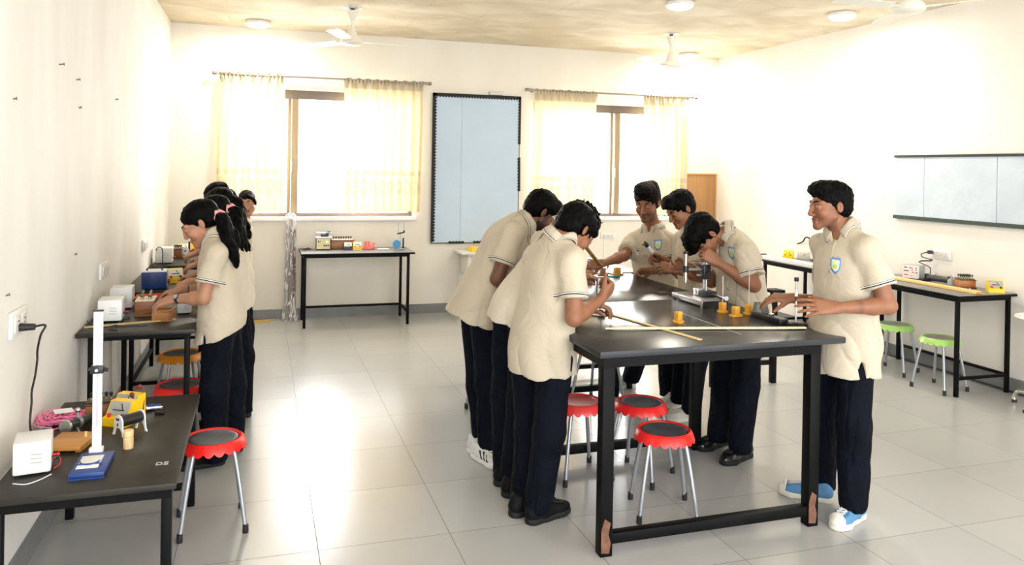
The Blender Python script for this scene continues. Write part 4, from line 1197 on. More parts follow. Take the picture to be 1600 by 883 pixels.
    raw_obj('collar', Vc, Fc, sm, so, root, attrs={'st': At})
    # front placket with buttons, badge
    if g('placket', True):
        c = mid+dep*0; vv = nrm(nk-pv); n_ = fr_
        c = nk-vv*.10+fr_*.10
        V_, F_ = drape([(-.016, -.075), (.016, -.075), (.016, .075), (-.016, .075)], c, np.cross(vv, n_), vv, n_, bv, .0016)
        raw_obj('placket', V_, F_, sm, so, root, attrs={'st': [1]*len(V_)})
        for k in (-.045, .0, .045):
            V_, F_ = drape([(.0055*math.cos(a), k+.0055*math.sin(a)) for a in [i*math.pi/4 for i in range(8)]], c, np.cross(vv, n_), vv, n_, bv, .0032)
            raw_obj('button', V_, F_, mat('button', (.55, .50, .42), .4), so, root)
    if g('badge') is not None:
        c = np.asarray(D['badge'], float); n_ = nrm(np.asarray(g('badgen'), float)) if g('badgen') is not None else nrm(fr_+.15*lat); vv = nrm(ax1-n_*(ax1@n_)); uu = np.cross(vv, n_); z_ = .066
        for nm_, s_, off, mm in (('badge_border', 1.0, .0022, mat('badge_blue', lin(92, 140, 196), .7)), ('badge_field', .74, .0034, mat('badge_pale', lin(214, 226, 196), .7))):
            V_, F_ = drape([(x*z_*.86*s_, y*z_*s_) for x, y in SHIELD], c, uu, vv, n_, bv, off)
            raw_obj(nm_, V_, F_, mm, so, root)
        V_, F_ = drape([(.013*math.cos(a), .010*math.sin(a)-.004) for a in [i*math.pi/5 for i in range(10)]], c, uu, vv, n_, bv, .0044)
        raw_obj('badge_emblem', V_, F_, mat('badge_yellow_green', lin(190, 214, 96), .7), so, root)
    # trousers and shoes
    T_ = Field()
    T_.ell(pv-UPZ*.01, np.array([lath, nrm(np.cross(UPZ, lath)), UPZ]), (.142*tw, .100*tw, .11), .03)
    lw = g('lw', 1.0)
    for side in ('L', 'R'):
        hp_, kn, an = (np.array(D[k_+side]) for k_ in ('hip', 'kn', 'an'))
        T_.cone(hp_-UPZ*.02, kn, .086*lw, .078*lw, .03).cone(kn, an, .077*lw, .066*lw, .03)
        T_.plane(np.array([0, 0, g('cuff', .055)]), (0, 0, -1)) if side == 'R' else None
    fo3 = folds(len(label)*3+2, .008, (0, 0, 1), 30); fo4 = folds(len(label)+9, .007, (.5, .3, .8), 40)
    tr = mesh_obj('trousers', T_.mesh(.007, lambda P: fo3(P)+fo4(P)), TROUS, t, root, it=2)
    if g('tagpx') is not None:
        pass
    for side in ('L', 'R'):
        heel, toe = D['foot'+side]; shoe(t, root, np.asarray(heel), np.asarray(toe), D['shoe'], g('shoeL'))
    D['_t'] = t; D['_root'] = root; D['_bv'] = bv; D['_shirt'] = so
    return t
SHIRTC = dict(beige=(.535, .465, .355), pale=(.635, .57, .46))
RD, FD = RIGHT, FWD
# ================================================================== the people in the photo
XN = np.array([-1., 0, 0]); YP = np.array([0, 1., 0])
def fl(a, b): return (onz(*a), onz(*b))
# --- boy at the right, blue shoes
B7 = dict(skin='mid', neck=J(1316, 360, 4.0), head=J(1296, 323, 4.0), face=-RD*.97-FD*.14-UPZ*.06, front=-RD*.8-FD*.6,
  shL=J(1354, 390, 3.84), shR=J(1288, 384, 4.15), elL=J(1388, 478, 3.78), elR=J(1296, 474, 4.30), wrL=J(1310, 481, 3.72), wrR=J(1240, 466, 4.17),
  handL=dict(d=-RD*.98+UPZ*.03-FD*.05, palm=FD*.8-UPZ*.45, curl=(14, 16, 12), spread=7, thumb=(35, 15)),
  handR=dict(d=-RD*.97+UPZ*.02+FD*.1, palm=-UPZ*.85+FD*.35, curl=[(18, 25, 20), (26, 28, 22), (32, 30, 22), (36, 30, 22)], spread=7, thumb=(40, 15)),
  pelvis=J(1318, 530, 3.98), hem=J(1316, 578, 3.98), hipL=J(1338, 540, 3.90), hipR=J(1292, 538, 4.08), knL=J(1334, 660, 3.86), knR=J(1284, 650, 4.12),
  anL=J(1333, 785, 3.86), anR=J(1284, 765, 4.14), footL=fl((1346, 806), (1300, 829)), footR=fl((1300, 786), (1216, 768)), shoe='blue', shoeL=.27,
  badge=J(1307, 413, 3.9), beard=.30, moustache=.35, hairline=.060, lid=.55, hairthick=.008, hairx=[((0, .035, .108), (.056, .06, .030)), ((0, .080, .088), (.050, .028, .026))], tw=.98, td=1.08,
  slits=[(J(1347, 588, 3.80), RD)])
person('boy in beige polo with blue canvas shoes at right, standing and looking left', B7)
# --- front boy, back to the camera
hd3 = nrm(RD*.74+FD*.67)
B3 = dict(skin='mid', neck=J(870, 377, 3.90), head=J(898, 361, 3.92), face=hd3*.70-UPZ*.72, up=hd3*.72+UPZ*.70, front=hd3*.85-UPZ*.5,
  shL=J(840, 404, 4.02), shR=J(895, 410, 3.76), elL=J(880, 488, 4.16), elR=J(897, 497, 3.68), wrL=J(910, 480, 4.10), wrR=J(938, 468, 3.84),
  handL=dict(d=RD*.9+UPZ*.15-FD*.1, palm=-UPZ+RD*.1, curl=(35, 45, 30)), handR=dict(d=RD*.62+UPZ*.52+FD*.55, palm=-RD*.7+FD*.4+UPZ*.2, curl=(70, 75, 45), thumb=(35, 30)),
  pelvis=J(846, 540, 3.90), hem=J(846, 577, 3.90), hipL=J(826, 548, 4.0), hipR=J(867, 550, 3.82), knL=J(829, 670, 4.0), knR=J(858, 675, 3.82),
  anL=J(818, 785, 3.95), anR=J(840, 790, 3.82), footL=fl((797, 808), (862, 792)), footR=fl((824, 820), (888, 798)), shoe='black', shoeL=.27,
  shirt='beige', placket=False, hairline=.064, hairx=[((0, -.06, .03), (.075, .06, .075)), ((0, .055, .095), (.060, .045, .045)), ((0, .088, .066), (.052, .030, .034))], hairthick=.016, tw=1.0, td=1.02)
person('boy at the near left corner of the middle table, back to the camera, bending', B3)
# --- middle boy of the left three, head hidden
hd2 = nrm(RD*.8+FD*.6)
B2 = dict(skin='mid', neck=J(874, 362, 4.20), head=J(905, 358, 4.26), face=hd2*.72-UPZ*.70, up=hd2*.7+UPZ*.72, front=hd2*.7-UPZ*.7, hair='curly', hairthick=.018,
  shL=J(850, 380, 4.40), shR=J(892, 392, 4.08), elL=J(868, 462, 4.55), elR=J(885, 470, 4.12), wrL=J(895, 440, 4.50), wrR=J(886, 425, 4.26),
  handL=dict(d=RD*.8+UPZ*.3, palm=-UPZ, curl=(40, 40, 30)), handR=dict(d=RD*.62+UPZ*.7+FD*.2, palm=FD*.8-RD*.3, curl=(55, 60, 40)),
  pelvis=J(810, 482, 4.20), hem=J(803, 503, 4.20), hipL=J(795, 497, 4.30), hipR=J(822, 500, 4.12), knL=J(790, 620, 4.30), knR=J(815, 625, 4.14),
  anL=J(790, 735, 4.27), anR=J(802, 742, 4.15), footL=fl((772, 758), (842, 752)), footR=fl((784, 775), (872, 771)), shoe='black', shoeL=.27, shirt='pale', placket=False, tw=.95, eyes=False, hemtilt=(.1, 0, 0), collar=.98)
person('boy in pale polo standing between the bearded boy and the front boy, face hidden', B2)
# --- bearded boy
hd1 = nrm(RD*.9+FD*.25)
B1 = dict(skin='dark', neck=J(822, 350, 4.66), head=J(846, 333, 4.68), face=hd1*.80-UPZ*.58-FD*.0, up=hd1*.58+UPZ*.8, front=hd1*.7-UPZ*.7,
  shL=J(796, 356, 4.84), shR=J(800, 366, 4.50), elL=J(815, 430, 4.95), elR=J(777, 436, 4.44), wrL=J(850, 440, 4.9), wrR=J(812, 462, 4.56),
  handL=dict(d=RD, palm=-UPZ), handR=dict(d=RD*.9+FD*.3, palm=-UPZ, curl=(30, 30, 20)),
  pelvis=J(751, 472, 4.66), hem=J(741, 494, 4.66), hipL=J(742, 485, 4.76), hipR=J(756, 490, 4.58), knL=J(750, 600, 4.75), knR=J(766, 605, 4.60),
  anL=J(757, 690, 4.72), anR=J(764, 700, 4.60), footL=fl((733, 704), (778, 722)), footR=fl((740, 712), (788, 738)), shoe='white', shoeL=.275, shirt='beige', placket=False, beard=1.0, moustache=.9,
  hairx=[((0, -.07, .01), (.066, .05, .06)), ((0, .06, .085), (.058, .045, .04))], hairline=.058, tw=1.04, td=1.1, slits=[(J(742, 517, 4.53), RD)], hemtilt=(.1, 0, 0))
person('bearded boy bending at the table’s far left, white sneakers with black stripes', B1)
# --- smiling boy at the far side
B4 = dict(skin='mid', neck=J(1021, 357, 6.00), head=J(1011, 318, 5.90), hs=1.12, face=-FD*.83-RD*.42-UPZ*.28, front=-FD*.75-RD*.6,
  shL=J(1048, 381, 5.88), shR=J(990, 378, 6.08), elL=J(1050, 418, 5.80), elR=J(975, 400, 5.94), wrL=J(1021, 423, 5.86), wrR=J(944, 411, 5.78),
  handL=dict(d=-RD*.9+FD*.3-UPZ*.1, palm=-UPZ*.6-FD*.5, curl=(45, 55, 35)), handR=dict(d=-RD*.95-FD*.2-UPZ*.12, palm=-UPZ*.5+FD*.8, curl=(55, 70, 40)),
  pelvis=J(1028, 456, 6.02), hem=J(1028, 482, 6.02), hipL=J(1040, 464, 5.95), hipR=J(1014, 462, 6.08), knL=J(1044, 552, 5.85), knR=J(1002, 545, 6.08),
  anL=J(1046, 622, 5.78), anR=J(986, 590, 6.15), footL=fl((1057, 632), (1030, 644)), footR=fl((990, 597), (966, 606)), shoe='canvas', shoeL=.27, badge=J(1024, 386, 5.8), beard=.55, moustache=.75,
  hairline=.062, brown=True, lid=.45, tw=1.0, look=-.6, hairx=[((0, .03, .118), (.070, .075, .038)), ((0, .074, .104), (.060, .034, .030)), ((-.02, -.05, .105), (.05, .05, .04))], hairthick=.013)
person('smiling boy in beige polo at the far right side of the table, facing the camera', B4)
# --- boy behind the bending one
B5 = dict(skin='mid', neck=J(1084, 358, 5.55), head=J(1063, 328, 5.5), face=XN*.85-UPZ*.48-FD*.1, up=XN*.48+UPZ*.85, front=XN*.9-FD*.3-UPZ*.2,
  shL=J(1100, 378, 5.38), shR=J(1066, 374, 5.70), elL=J(1094, 432, 5.34), elR=J(1062, 428, 5.74), wrL=J(1060, 423, 5.34), wrR=J(1040, 408, 5.58),
  handL=dict(d=-RD*.95+UPZ*.2, palm=FD*.6-UPZ*.5, curl=(40, 50, 30)), handR=dict(d=-RD*.9+UPZ*.25, palm=-UPZ*.4-FD*.6, curl=(60, 65, 40)),
  pelvis=J(1090, 466, 5.55), hem=J(1088, 492, 5.55), hipL=J(1096, 474, 5.46), hipR=J(1080, 472, 5.64), knL=J(1088, 560, 5.42), knR=J(1070, 556, 5.62),
  anL=J(1080, 636, 5.38), anR=J(1062, 622, 5.62), footL=fl((1093, 655), (1049, 658)), footR=fl((1075, 636), (1035, 638)), shoe='canvas', shoeL=.26, eyes=True, lid=.9, placket=True, tw=.9,
  hairx=[((0, .055, .095), (.062, .05, .046)), ((0, .085, .072), (.055, .03, .03))], hairthick=.015)
person('black haired boy holding a small silver instrument, half hidden behind the boy at the microscope', B5)
# --- boy at the microscope
B6 = dict(skin='mid', neck=J(1137, 366, 4.88), head=J(1101, 368, 4.86), face=XN*.42-UPZ*.90-FD*.08, up=XN*.9+UPZ*.42, front=XN*.75-UPZ*.55-FD*.25,
  shL=J(1164, 396, 4.70), shR=J(1140, 384, 5.04), elL=J(1178, 446, 4.64), elR=J(1112, 440, 5.06), wrL=J(1124, 412, 4.70), wrR=J(1080, 418, 4.96),
  handL=dict(d=-RD*.85+UPZ*.55, palm=FD*.7-RD*.35, curl=(60, 75, 45), thumb=(30, 30)), handR=dict(d=-RD*.95+UPZ*.2, palm=-UPZ*.3-FD*.7, curl=(40, 50, 30)),
  pelvis=J(1160, 482, 4.92), hem=J(1157, 508, 4.92), hipL=J(1170, 490, 4.82), hipR=J(1142, 488, 5.02), knL=J(1164, 600, 4.72), knR=J(1133, 590, 4.96),
  anL=J(1157, 700, 4.64), anR=J(1124, 682, 4.84), footL=fl((1172, 712), (1116, 731)), footR=fl((1136, 692), (1088, 706)), shoe='leather', shoeL=.275, badge=J(1142, 396, 4.72), badgen=-FD*.8-RD*.55-UPZ*.1, placket=True, lid=.9,
  hairx=[((0, .06, .085), (.066, .052, .05)), ((0, .100, .055), (.060, .036, .046)), ((0, .128, .040), (.050, .030, .026)), ((0, -.05, .07), (.06, .06, .05))], hairthick=.018, hairline=.05, tw=1.0, td=1.12, hemtilt=(0, 0, 0))
person('boy in beige polo with black leather shoes bending down to the microscope', B6)
# --- girls along the left wall
PINKB = mat('pink_tie', lin(232, 160, 160), .7)
def girl(label, hx, dh, kz, dx, **kw):
    g1 = J(313, 350, 4.46)
    hd = J(*hx) ; dlt = np.array([hd[0]-g1[0]+dx, hd[1]-g1[1], 0.])
    def T(p):
        p = np.asarray(p, float); return np.array([p[0]+dlt[0], p[1]+dlt[1], p[2]*kz])
    D = dict(skin='light', hair='tied', neck=T(J(338, 371, 4.46)), head=T(g1), face=XN*.86-UPZ*.50-FD*.02, up=XN*.5+UPZ*.86, front=XN*.9-UPZ*.35,
      shL=T(J(337, 398, 4.32)), shR=T(J(338, 390, 4.62)), elL=T(J(318, 466, 4.27)), elR=T(J(318, 455, 4.68)), wrL=T(J(272, 467, 4.32)), wrR=T(J(284, 452, 4.60)),
      handL=dict(d=-RD*.8-UPZ*.25, palm=-UPZ*.8+FD*.4, curl=(25, 35, 25)), handR=dict(d=-RD*.85-UPZ*.2, palm=-UPZ, curl=(30, 35, 25)),
      pelvis=T(J(347, 500, 4.46)), hem=T(J(345, 520, 4.46)), hipL=T(J(342, 512, 4.38)), hipR=T(J(352, 508, 4.56)), nose=.106, knL=T(J(335, 610, 4.36)), knR=T(J(363, 600, 4.58)),
      anL=T(J(337, 712, 4.38)), anR=T(J(364, 695, 4.62)), shoe='black', shoeL=.25, shirt='pale', placket=False, tw=.86, td=1.05, sc=.88, eyes=True, lid=.8, hemtilt=(.42, 0, 0), hairthick=.010, gap=12, lw=.95,
      hairx=[((0, -.085, .055), (.045, .04, .045))], fold=.007, collar=.92)
    D['cuff'] = .05
    for s_, (a, b) in (('L', ((350, 724), (300, 731))), ('R', ((378, 704), (325, 708)))):
        p, q = onz(*a), onz(*b); D['foot'+s_] = (p+dlt, q+dlt)
    hb = T(J(341, 339, 4.47))
    D['tail'] = [np.append(T(J(339, 338, 4.47)), .022), np.append(T(J(349, 341, 4.45)), .042), np.append(T(J(356, 360, 4.42)), .054), np.append(T(J(362, 385, 4.40)), .054), np.append(T(J(368, 402, 4.40)), .042), np.append(T(J(373, 418, 4.41)), .012)]
    D['band'] = (hb, T(J(352, 344, 4.45))-T(J(338, 336, 4.47)), kw.pop('bandcol', PINKB))
    D.update(kw.pop('over', {})); D.update(kw)
    o = person(label, D); return D
G1 = girl('nearest girl on the left, pink hair tie and wrist watch, working at wooden boxes', (313, 350, 4.46), 0, 1.0, 0, slits=[(J(318, 543, 4.30), RD)], shirt='beige')
G2 = girl('second girl from the camera on the left, ponytail showing behind the nearest girl', (335, 330, 5.10), 0, 1.0, 0)
G3 = girl('third girl from the camera on the left, black hair above the second girl', (343, 315, 5.85), 0, 1.02, 0, bandcol=HAIRM, shoe='blackwhite')
G4 = girl('fourth girl from the camera on the left, black hair nearest the left curtain', (339, 310, 6.40), 0, 1.04, 0, bandcol=HAIRM, shoe='blackwhite')
dq = 7.25
G5 = dict(skin='light', nose=.106, sidehair=True, hair='tied', brown=True, neck=J(378, 345, dq+.05), head=J(387, 318, dq), hs=.95, face=np.array([-.12, -1, -.1]), up=UPZ-RD*.25, front=-FD*.9-RD*.35,
  shL=J(384, 362, dq-.02), shR=J(355, 360, dq+.12), elL=J(383, 405, dq+.05), elR=J(349, 400, dq+.1), wrL=J(369, 432, dq-.05), wrR=J(337, 425, dq-.05), handL=dict(palm=-UPZ), handR=dict(palm=-UPZ),
  pelvis=J(373, 440, dq+.05), hem=J(373, 458, dq+.05), hipL=J(381, 448, dq), hipR=J(365, 446, dq+.1), knL=J(379, 502, dq), knR=J(365, 500, dq+.1), anL=J(378, 552, dq), anR=J(364, 548, dq+.1),
  footL=fl((380, 562), (374, 570)), footR=fl((366, 558), (360, 565)), shoe='black', shoeL=.245, shirt='pale', tw=.84, sc=.86, lid=.4, hairline=.062, hairthick=.007, lw=.92)
person('girl farthest back on the left, looking at the camera over the others', G5)
# wrist watch and bracelet
def bracelet(name, label, cat, wr, el, r, w, m, dial=None):
    d = nrm(np.asarray(el)-np.asarray(wr)); c = np.asarray(wr)+d*.03
    q = V3(d).to_track_quat('Z', 'Y').to_matrix()
    b_ = MB(); b_.lathe([(r, -w/2), (r+.003, -w/2), (r+.003, w/2), (r, w/2)], n=28, mtx=q)
    t = thing(name, label, cat, c); b_.build('strap', m, t)
    if dial is not None:
        n = nrm(dial-d*(dial@d)); MB().cyl(n*(r-.001), n*(r+.008), .016, n=24).build('case', mat('watch_case', (.05, .05, .055), .3), t)
        MB().cyl(n*(r+.008), n*(r+.009), .013, n=24).build('dial', mat('watch_dial', (.35, .33, .28), .2), t)
bracelet('wrist_watch', 'black wrist watch on the left wrist of the nearest girl', 'watch', G1['wrL'], G1['elL'], .0245, .016, BLACKP, -FD*.8+UPZ*.5)
bracelet('bracelet', 'thin black bracelet on the right wrist of the nearest girl', 'bracelet', G1['wrR'], G1['elR'], .0245, .007, BLACKP)
# ================================================================== apparatus on the tables
CLEAR = mat('clear_acrylic', (.75, .78, .80), .1, 0, .5)
CLEAR.node_tree.nodes['Principled BSDF'].inputs['Transmission Weight'].default_value = .6
def wire_heap(name, label, loc, r, n, m, seed, hgt=.03, cat='wires', wr=.0022):
    rr = random.Random(seed); t = thing(name, label, cat, loc)
    for k in range(n):
        a = rr.uniform(0, 6.28); pts = []
        R0 = r*rr.uniform(.5, 1.0); cx_, cy_ = rr.uniform(-.3, .3)*r, rr.uniform(-.3, .3)*r; tw = rr.uniform(2.5, 6.5)
        for q in range(8):
            th = a+tw*q/7; pts.append((cx_+R0*math.cos(th)*rr.uniform(.8, 1.1), cy_+R0*.8*math.sin(th)*rr.uniform(.8, 1.1), .004+hgt*rr.random()*(1-abs(q-3.5)/4)))
        MB().tube(spline(pts, 5), wr, 6).build('wire', m, t)
    return t
def vent_box(label, loc, w, d, h, rz=0, body=WHITEP, cat='power supply', extras=True):
    """small power box: local front is -y"""
    t = thing('power_supply', label, cat, loc, rz)
    MB().box((0, 0, h/2+.008), (w, d, h), bevel=.006).build('case', body, t)
    for sx_ in (-1, 1):
        for sy_ in (-1, 1): MB().cyl((sx_*(w/2-.015), sy_*(d/2-.015), 0), (sx_*(w/2-.015), sy_*(d/2-.015), .010), .008).build('foot', BLACKP, t)
    for k in range(3):
        v = MB(); v.box((w*.12, -d/2-.001, h*(.42+.13*k)), (w*.30, .004, .005), rot=euler(y=.08), bevel=.0015)
        v.build('vent_slot', mat('vent_grey', (.5, .5, .5), .5), t)
    if extras:
        for k in range(2):
            MB().cyl((w/2, -d*.1+.03*k, h*.35), (w/2+.016, -d*.1+.03*k, h*.35), .006).sph((w/2+.018, -d*.1+.03*k, h*.35), .0075).build('terminal', REDP if k else BLACKP, t)
    return t
def knob_box(label, loc, w, d, h, n, rz=0, rows=1, m=WOODB, top=None):
    """wooden resistance box with a row of plug knobs"""
    t = thing('resistance_box', label, 'resistance box', loc, rz)
    MB().box((0, 0, h/2), (w, d, h), bevel=.003).build('case', m, t)
    MB().box((0, 0, .006), (w+.012, d+.012, .012), bevel=.002).box((0, 0, h-.004), (w+.008, d+.008, .008), bevel=.002).build('moulding', wood('dark_wood', lin(120, 70, 34), lin(90, 50, 24), 6), t)
    MB().box((0, 0, h+.003), (w*.92, d*.86, .006)).build('top_panel', top or mat('ebonite', (.02, .02, .022), .35), t)
    for r_ in range(rows):
        y = (r_-(rows-1)/2)*d*.4
        for k in range(n):
            x = (k-(n-1)/2)*w*.86/n
            kb = MB().cyl((x, y, h+.006), (x, y, h+.016), w*.22/n).build('brass_stud', BRASS, t)
            MB().lathe([(w*.16/n, h+.016), (w*.2/n, h+.022), (w*.34/n, h+.026), (w*.34/n, h+.036), (w*.2/n, h+.039)], c=(x, y, 0), n=14).build('knob', BLACKP, kb)
    return t
def panel_meter(label, loc, rz, body, face=PAPER, s=1.0, mark=BLACKP):
    """sloping-faced meter: wedge base, glass face, two terminals"""
    t = thing('panel_meter', label, 'meter', loc, rz)
    w, d, h = .10*s, .085*s, .085*s
    R_ = Matrix(((0, 0, 1, 0), (1, 0, 0, 0), (0, 1, 0, 0), (0, 0, 0, 1)))        # x,y -> y,z ; extrude x
    MB().prism([(-d/2, 0), (d/2, 0), (d/2, h), (d*.1, h), (-d*.25, h*.42), (-d/2, h*.36)], w, Matrix.Translation((-w/2, 0, 0)) @ R_).build('body', body, t, smooth=False)
    a = math.atan2(h*.58, d*.35)
    fr = Matrix.Rotation(a, 3, 'X')
    c = Vector((0, -d*.075, h*.71)) + fr @ Vector((0, 0, .003))
    fo = MB().box(c, (w*.86, math.hypot(h*.58, d*.35)*.9, .005), rot=fr, bevel=.001).build('dial_face', face, t)
    MB().box(c+fr @ Vector((0, -.008*s, .004)), (w*.5, .004*s, .002), rot=fr).box(c+fr @ Vector((.012*s, .006*s, .004)), (.003*s, .026*s, .002), rot=fr @ Matrix.Rotation(.5, 3, 'Z')).build('needle', mark, fo)
    for q in (-1, 1): MB().cyl((q*w*.28, -d*.38, h*.36), (q*w*.28, -d*.38, h*.36+.016*s), .006*s).build('terminal', BLACKP if q > 0 else REDP, t)
    return t

# ---- low table at the left edge (top 0.55 m)
z = .55
p = onz(52, 745, z)
vent_box('white power box at the left edge on the low dark table', (-1.068, -.215, z), .122, .15, .118, .17)
t = thing('white_wire', 'thin white wire lying in front of the white power box on the low table', 'wire', (0, 0, 0))
MB().tube(spline([onz(20, 756, z+.003), onz(40, 757, z+.003), onz(62, 750, z+.003), onz(80, 741, z+.003)]), .0022, 6).build('cord', WHITEP, t)
t = thing('red_lead', 'red lead curling beside the white power box on the low table', 'wire', (0, 0, 0))
MB().tube(spline([onz(83, 716, z+.05), onz(93, 714, z+.03), onz(94, 724, z+.01), onz(84, 732, z+.004)]), .0022, 6).build('cord', REDP, t)
t = thing('wooden_board', 'small flat wooden board on the low table behind the white power box', 'board', (-.992, .028, z), -.2)
MB().box((0, 0, .018), (.15, .19, .016), bevel=.002).build('panel', WOODO, t)
for q in (-1, 1): MB().box((q*.06, 0, .005), (.02, .16, .010)).build('batten', WOODO, t)
MB().cyl((.045, .03, .026), (.045, .03, .046), .005).build('peg', WOODP, t)
wire_heap('wire_bundle', 'heap of pink wires on the low table against the left wall', (-1.085, .36, z), .105, 30, PINKW, 4, .05, 'wires', .0028)
o = MB().box((-1.09, .36, z+.05), (.075, .05, .002), rot=euler(.1, .05, .4)).build('paper_tag', PAPER); tag(o, 'small white paper tag lying on the heap of pink wires', 'paper')
# black lens tube
t = thing('lens_holder', 'black lens tube with silver rings lying on the low table beside the pink wires', 'lens holder', (-1.00, .235, z), math.radians(58))
MB().cyl((-.075, 0, .034), (.06, 0, .034), .020, n=24).cyl((.06, 0, .034), (.10, 0, .046), .012, .008).build('tube', BLACKP, t)
MB().lathe([(.018, 0), (.030, 0), (.032, .006), (.030, .012), (.018, .012)], n=28, mtx=euler(y=-math.pi/2), c=(-.072, 0, .034)).build('front_ring', STEEL, t)
MB().cyl((-.02, 0, .034), (-.005, 0, .034), .026, n=24).build('clamp_ring', mat('grey_metal', (.3, .3, .32), .35, .8), t)
MB().cyl((-.012, 0, .05), (-.012, .0, .085), .006).sph((-.012, 0, .088), .011).build('clamp_screw', STEEL, t)
for q in (-1, 1): MB().cyl((-.03, q*.012, .02), (-.04, q*.035, .004), .0045).sph((-.04, q*.035, .005), .005).build('foot', STEEL, t)
knob_box('brown wooden box with black levers on the low table behind the white pole', (-.945, .395, z), .115, .11, .075, 5, .05)
for k in range(4):
    pass
# clear topped yellow meters
panel_meter('yellow meter with clear sloping top on the low table, the one standing behind', (-.835, .385, z), -.5, YELLOW, CLEAR, 1.15)
panel_meter('yellow meter with clear sloping top on the low table, nearest the white lens stand', (-.845, .275, z), -.5, YELLOW, CLEAR, 1.15)
# white stand with the black cylinder
t = thing('lens_stand', 'white two-legged stand carrying a black cylinder on the low table', 'lens stand', (-.79, .135, z), math.radians(40))
def arch_plate(x):
    ol = [(-.045, 0), (-.030, .0), (-.024, .020), (-.012, .034), (.012, .034), (.024, .020), (.030, 0), (.045, 0), (.036, .014), (.030, .040)]
    ol += [(.030*math.cos(a), .058+.030*math.sin(a)) for a in [i*math.pi/10 for i in range(0, 11)]]
    ol += [(-.030, .040), (-.036, .014)]
    Rm = Matrix(((0, 0, 1, x), (1, 0, 0, 0), (0, 1, 0, 0), (0, 0, 0, 1)))
    return MB().prism(ol, .006, Rm).build('end_plate', WHITEP, t, smooth=False)
pl = arch_plate(-.052); arch_plate(.05)
for a in (-.5, .5, math.pi): MB().box((-.054, .012*math.sin(a), .060+.012*math.cos(a)), (.004, .004, .012), rot=euler(x=-a)).build('slot', BLACKP, pl)
MB().cyl((-.046, 0, .058), (.05, 0, .058), .024, n=24).build('cylinder', BLACKP, t)
t = thing('wooden_peg', 'short turned wooden cylinder standing on the low table in front of the white stand', 'wooden cylinder', (-.765, -.065, z))
MB().lathe([(.0185, 0), (.0195, .003), (.0195, .042), (.0175, .044), (.0175, .047), (.0195, .049), (.0195, .072), (.017, .075)], n=24).build('body', wood('peg_wood', lin(236, 206, 158), lin(214, 178, 124), 10, .5, 2), t)
t = thing('silver_meter', 'small flat silver gauge lying on the low table near the yellow meters', 'gauge', (-.735, .45, z), .4)
MB().box((0, 0, .012), (.075, .045, .016), rot=euler(y=.1), bevel=.003).build('body', STEEL, t); MB().box((0, 0, .022), (.055, .03, .004), rot=euler(y=.1)).build('face', BLUE, t)
o = MB().cyl((-.71, .375, z+.008), (-.675, .362, z+.008), .008).cyl((-.71, .375, z+.008), (-.715, .377, z+.008), .011).build('black_plug', BLACKP); tag(o, 'small black plug lying on the low table', 'plug')
t = thing('jumble_of_leads', 'dark red lead ends beside the yellow meters on the low table', 'wire', (-.79, .40, z))
MB().tube(spline([(-.03, .03, .11), (0, .02, .12), (.02, .0, .09), (.02, -.02, .01)]), .004).sph((.0, .02, .122), .011).sph((-.025, -.03, .10), .011).tube(spline([(-.025, -.03, .10), (-.01, -.04, .06), (.0, -.05, .008)]), .004).build('lead', mat('dark_red', (.16, .012, .018), .4), t)
# white pole on blue base
t = thing('pole_stand', 'tall white pole on a blue flat base, nearest the camera on the low table', 'stand', (-.86, -.26, z))
MB().box((0, 0, .014), (.118, .226, .020), bevel=.003).box((0, -.105, .004), (.118, .016, .010)).box((0, .1, .004), (.118, .016, .010)).build('base', BLUE, t)
MB().box((-.008, .0, .0255), (.075, .13, .003), bevel=.001).build('paper_label', PAPER, t)
MB().tube([(-.008+.033*math.cos(a), -.005+.033*math.sin(a), .030) for a in [math.pi*(1+i/12) for i in range(13)]], .003, 6).cyl((-.05, -.03, .028), (.04, -.03, .028), .003).build('wire_loop', BLUE, t)
ACR = mat('white_acrylic', (.80, .80, .82), .25)
MB().box((-.008, .124, .30), (.034, .012, .55), bevel=.003).build('pole', ACR, t)
MB().box((-.008, .1175, .33), (.008, .001, .42)).build('scale', mat('scale_violet', (.55, .54, .68), .5), t)
MB().box((-.008, .124, .578), (.036, .014, .006)).build('cap', BLACKP, t)
MB().box((-.008, .118, .030), (.05, .03, .022), bevel=.003).build('pole_foot', ACR, t)
MB().box((-.008, .118, .348), (.046, .034, .030), bevel=.004).cyl((.012, .115, .348), (.030, .112, .345), .008).cyl((-.026, .11, .352), (-.036, .105, .352), .006).build('clamp', BLACKP, t)
MB().cyl((-.008, .10, .348), (-.008, .094, .348), .006).build('clamp_screw', STEEL, t)

# ---- dark table with the white boxes (top 0.80 m)
z = .80
vent_box('white power box on the left table, the one nearer the camera', (-1.078, 1.44, z), .125, .16, .120, .05)
vent_box('white power box on the left table, the one behind the other', (-1.085, 1.86, z), .125, .16, .125, .05)
t = thing('red_tray', 'flat red-orange tray behind the white boxes on the left table', 'tray', (-.955, 2.10, z))
tr_ = MB().box((0, 0, .006), (.17, .16, .012), bevel=.002)
for q in (-1, 1): tr_.box((q*.083, 0, .018), (.006, .16, .03)).box((0, q*.077, .018), (.17, .006, .03))
tr_.build('body', mat('orange_wood', lin(206, 92, 44), .5), t)
wire_heap('wire_bundle', 'small heap of red wires beside the white boxes on the left table', (-.96, 1.90, z), .05, 9, REDP, 8, .03)
t = thing('terminal_strip', 'black terminal strip with screws between the white boxes and the wooden box', 'terminal strip', (-.955, 1.73, z), .3)
MB().box((0, 0, .012), (.09, .03, .020), bevel=.002).build('body', BLACKP, t)
for q in (-1, 0, 1): MB().cyl((q*.028, 0, .022), (q*.028, 0, .040), .006).build('post', BLACKP, t)
t = thing('key_box', 'wooden box with white top, brass posts and black levers in front of the nearest girl', 'apparatus box', (-.915, 1.60, z), .02)
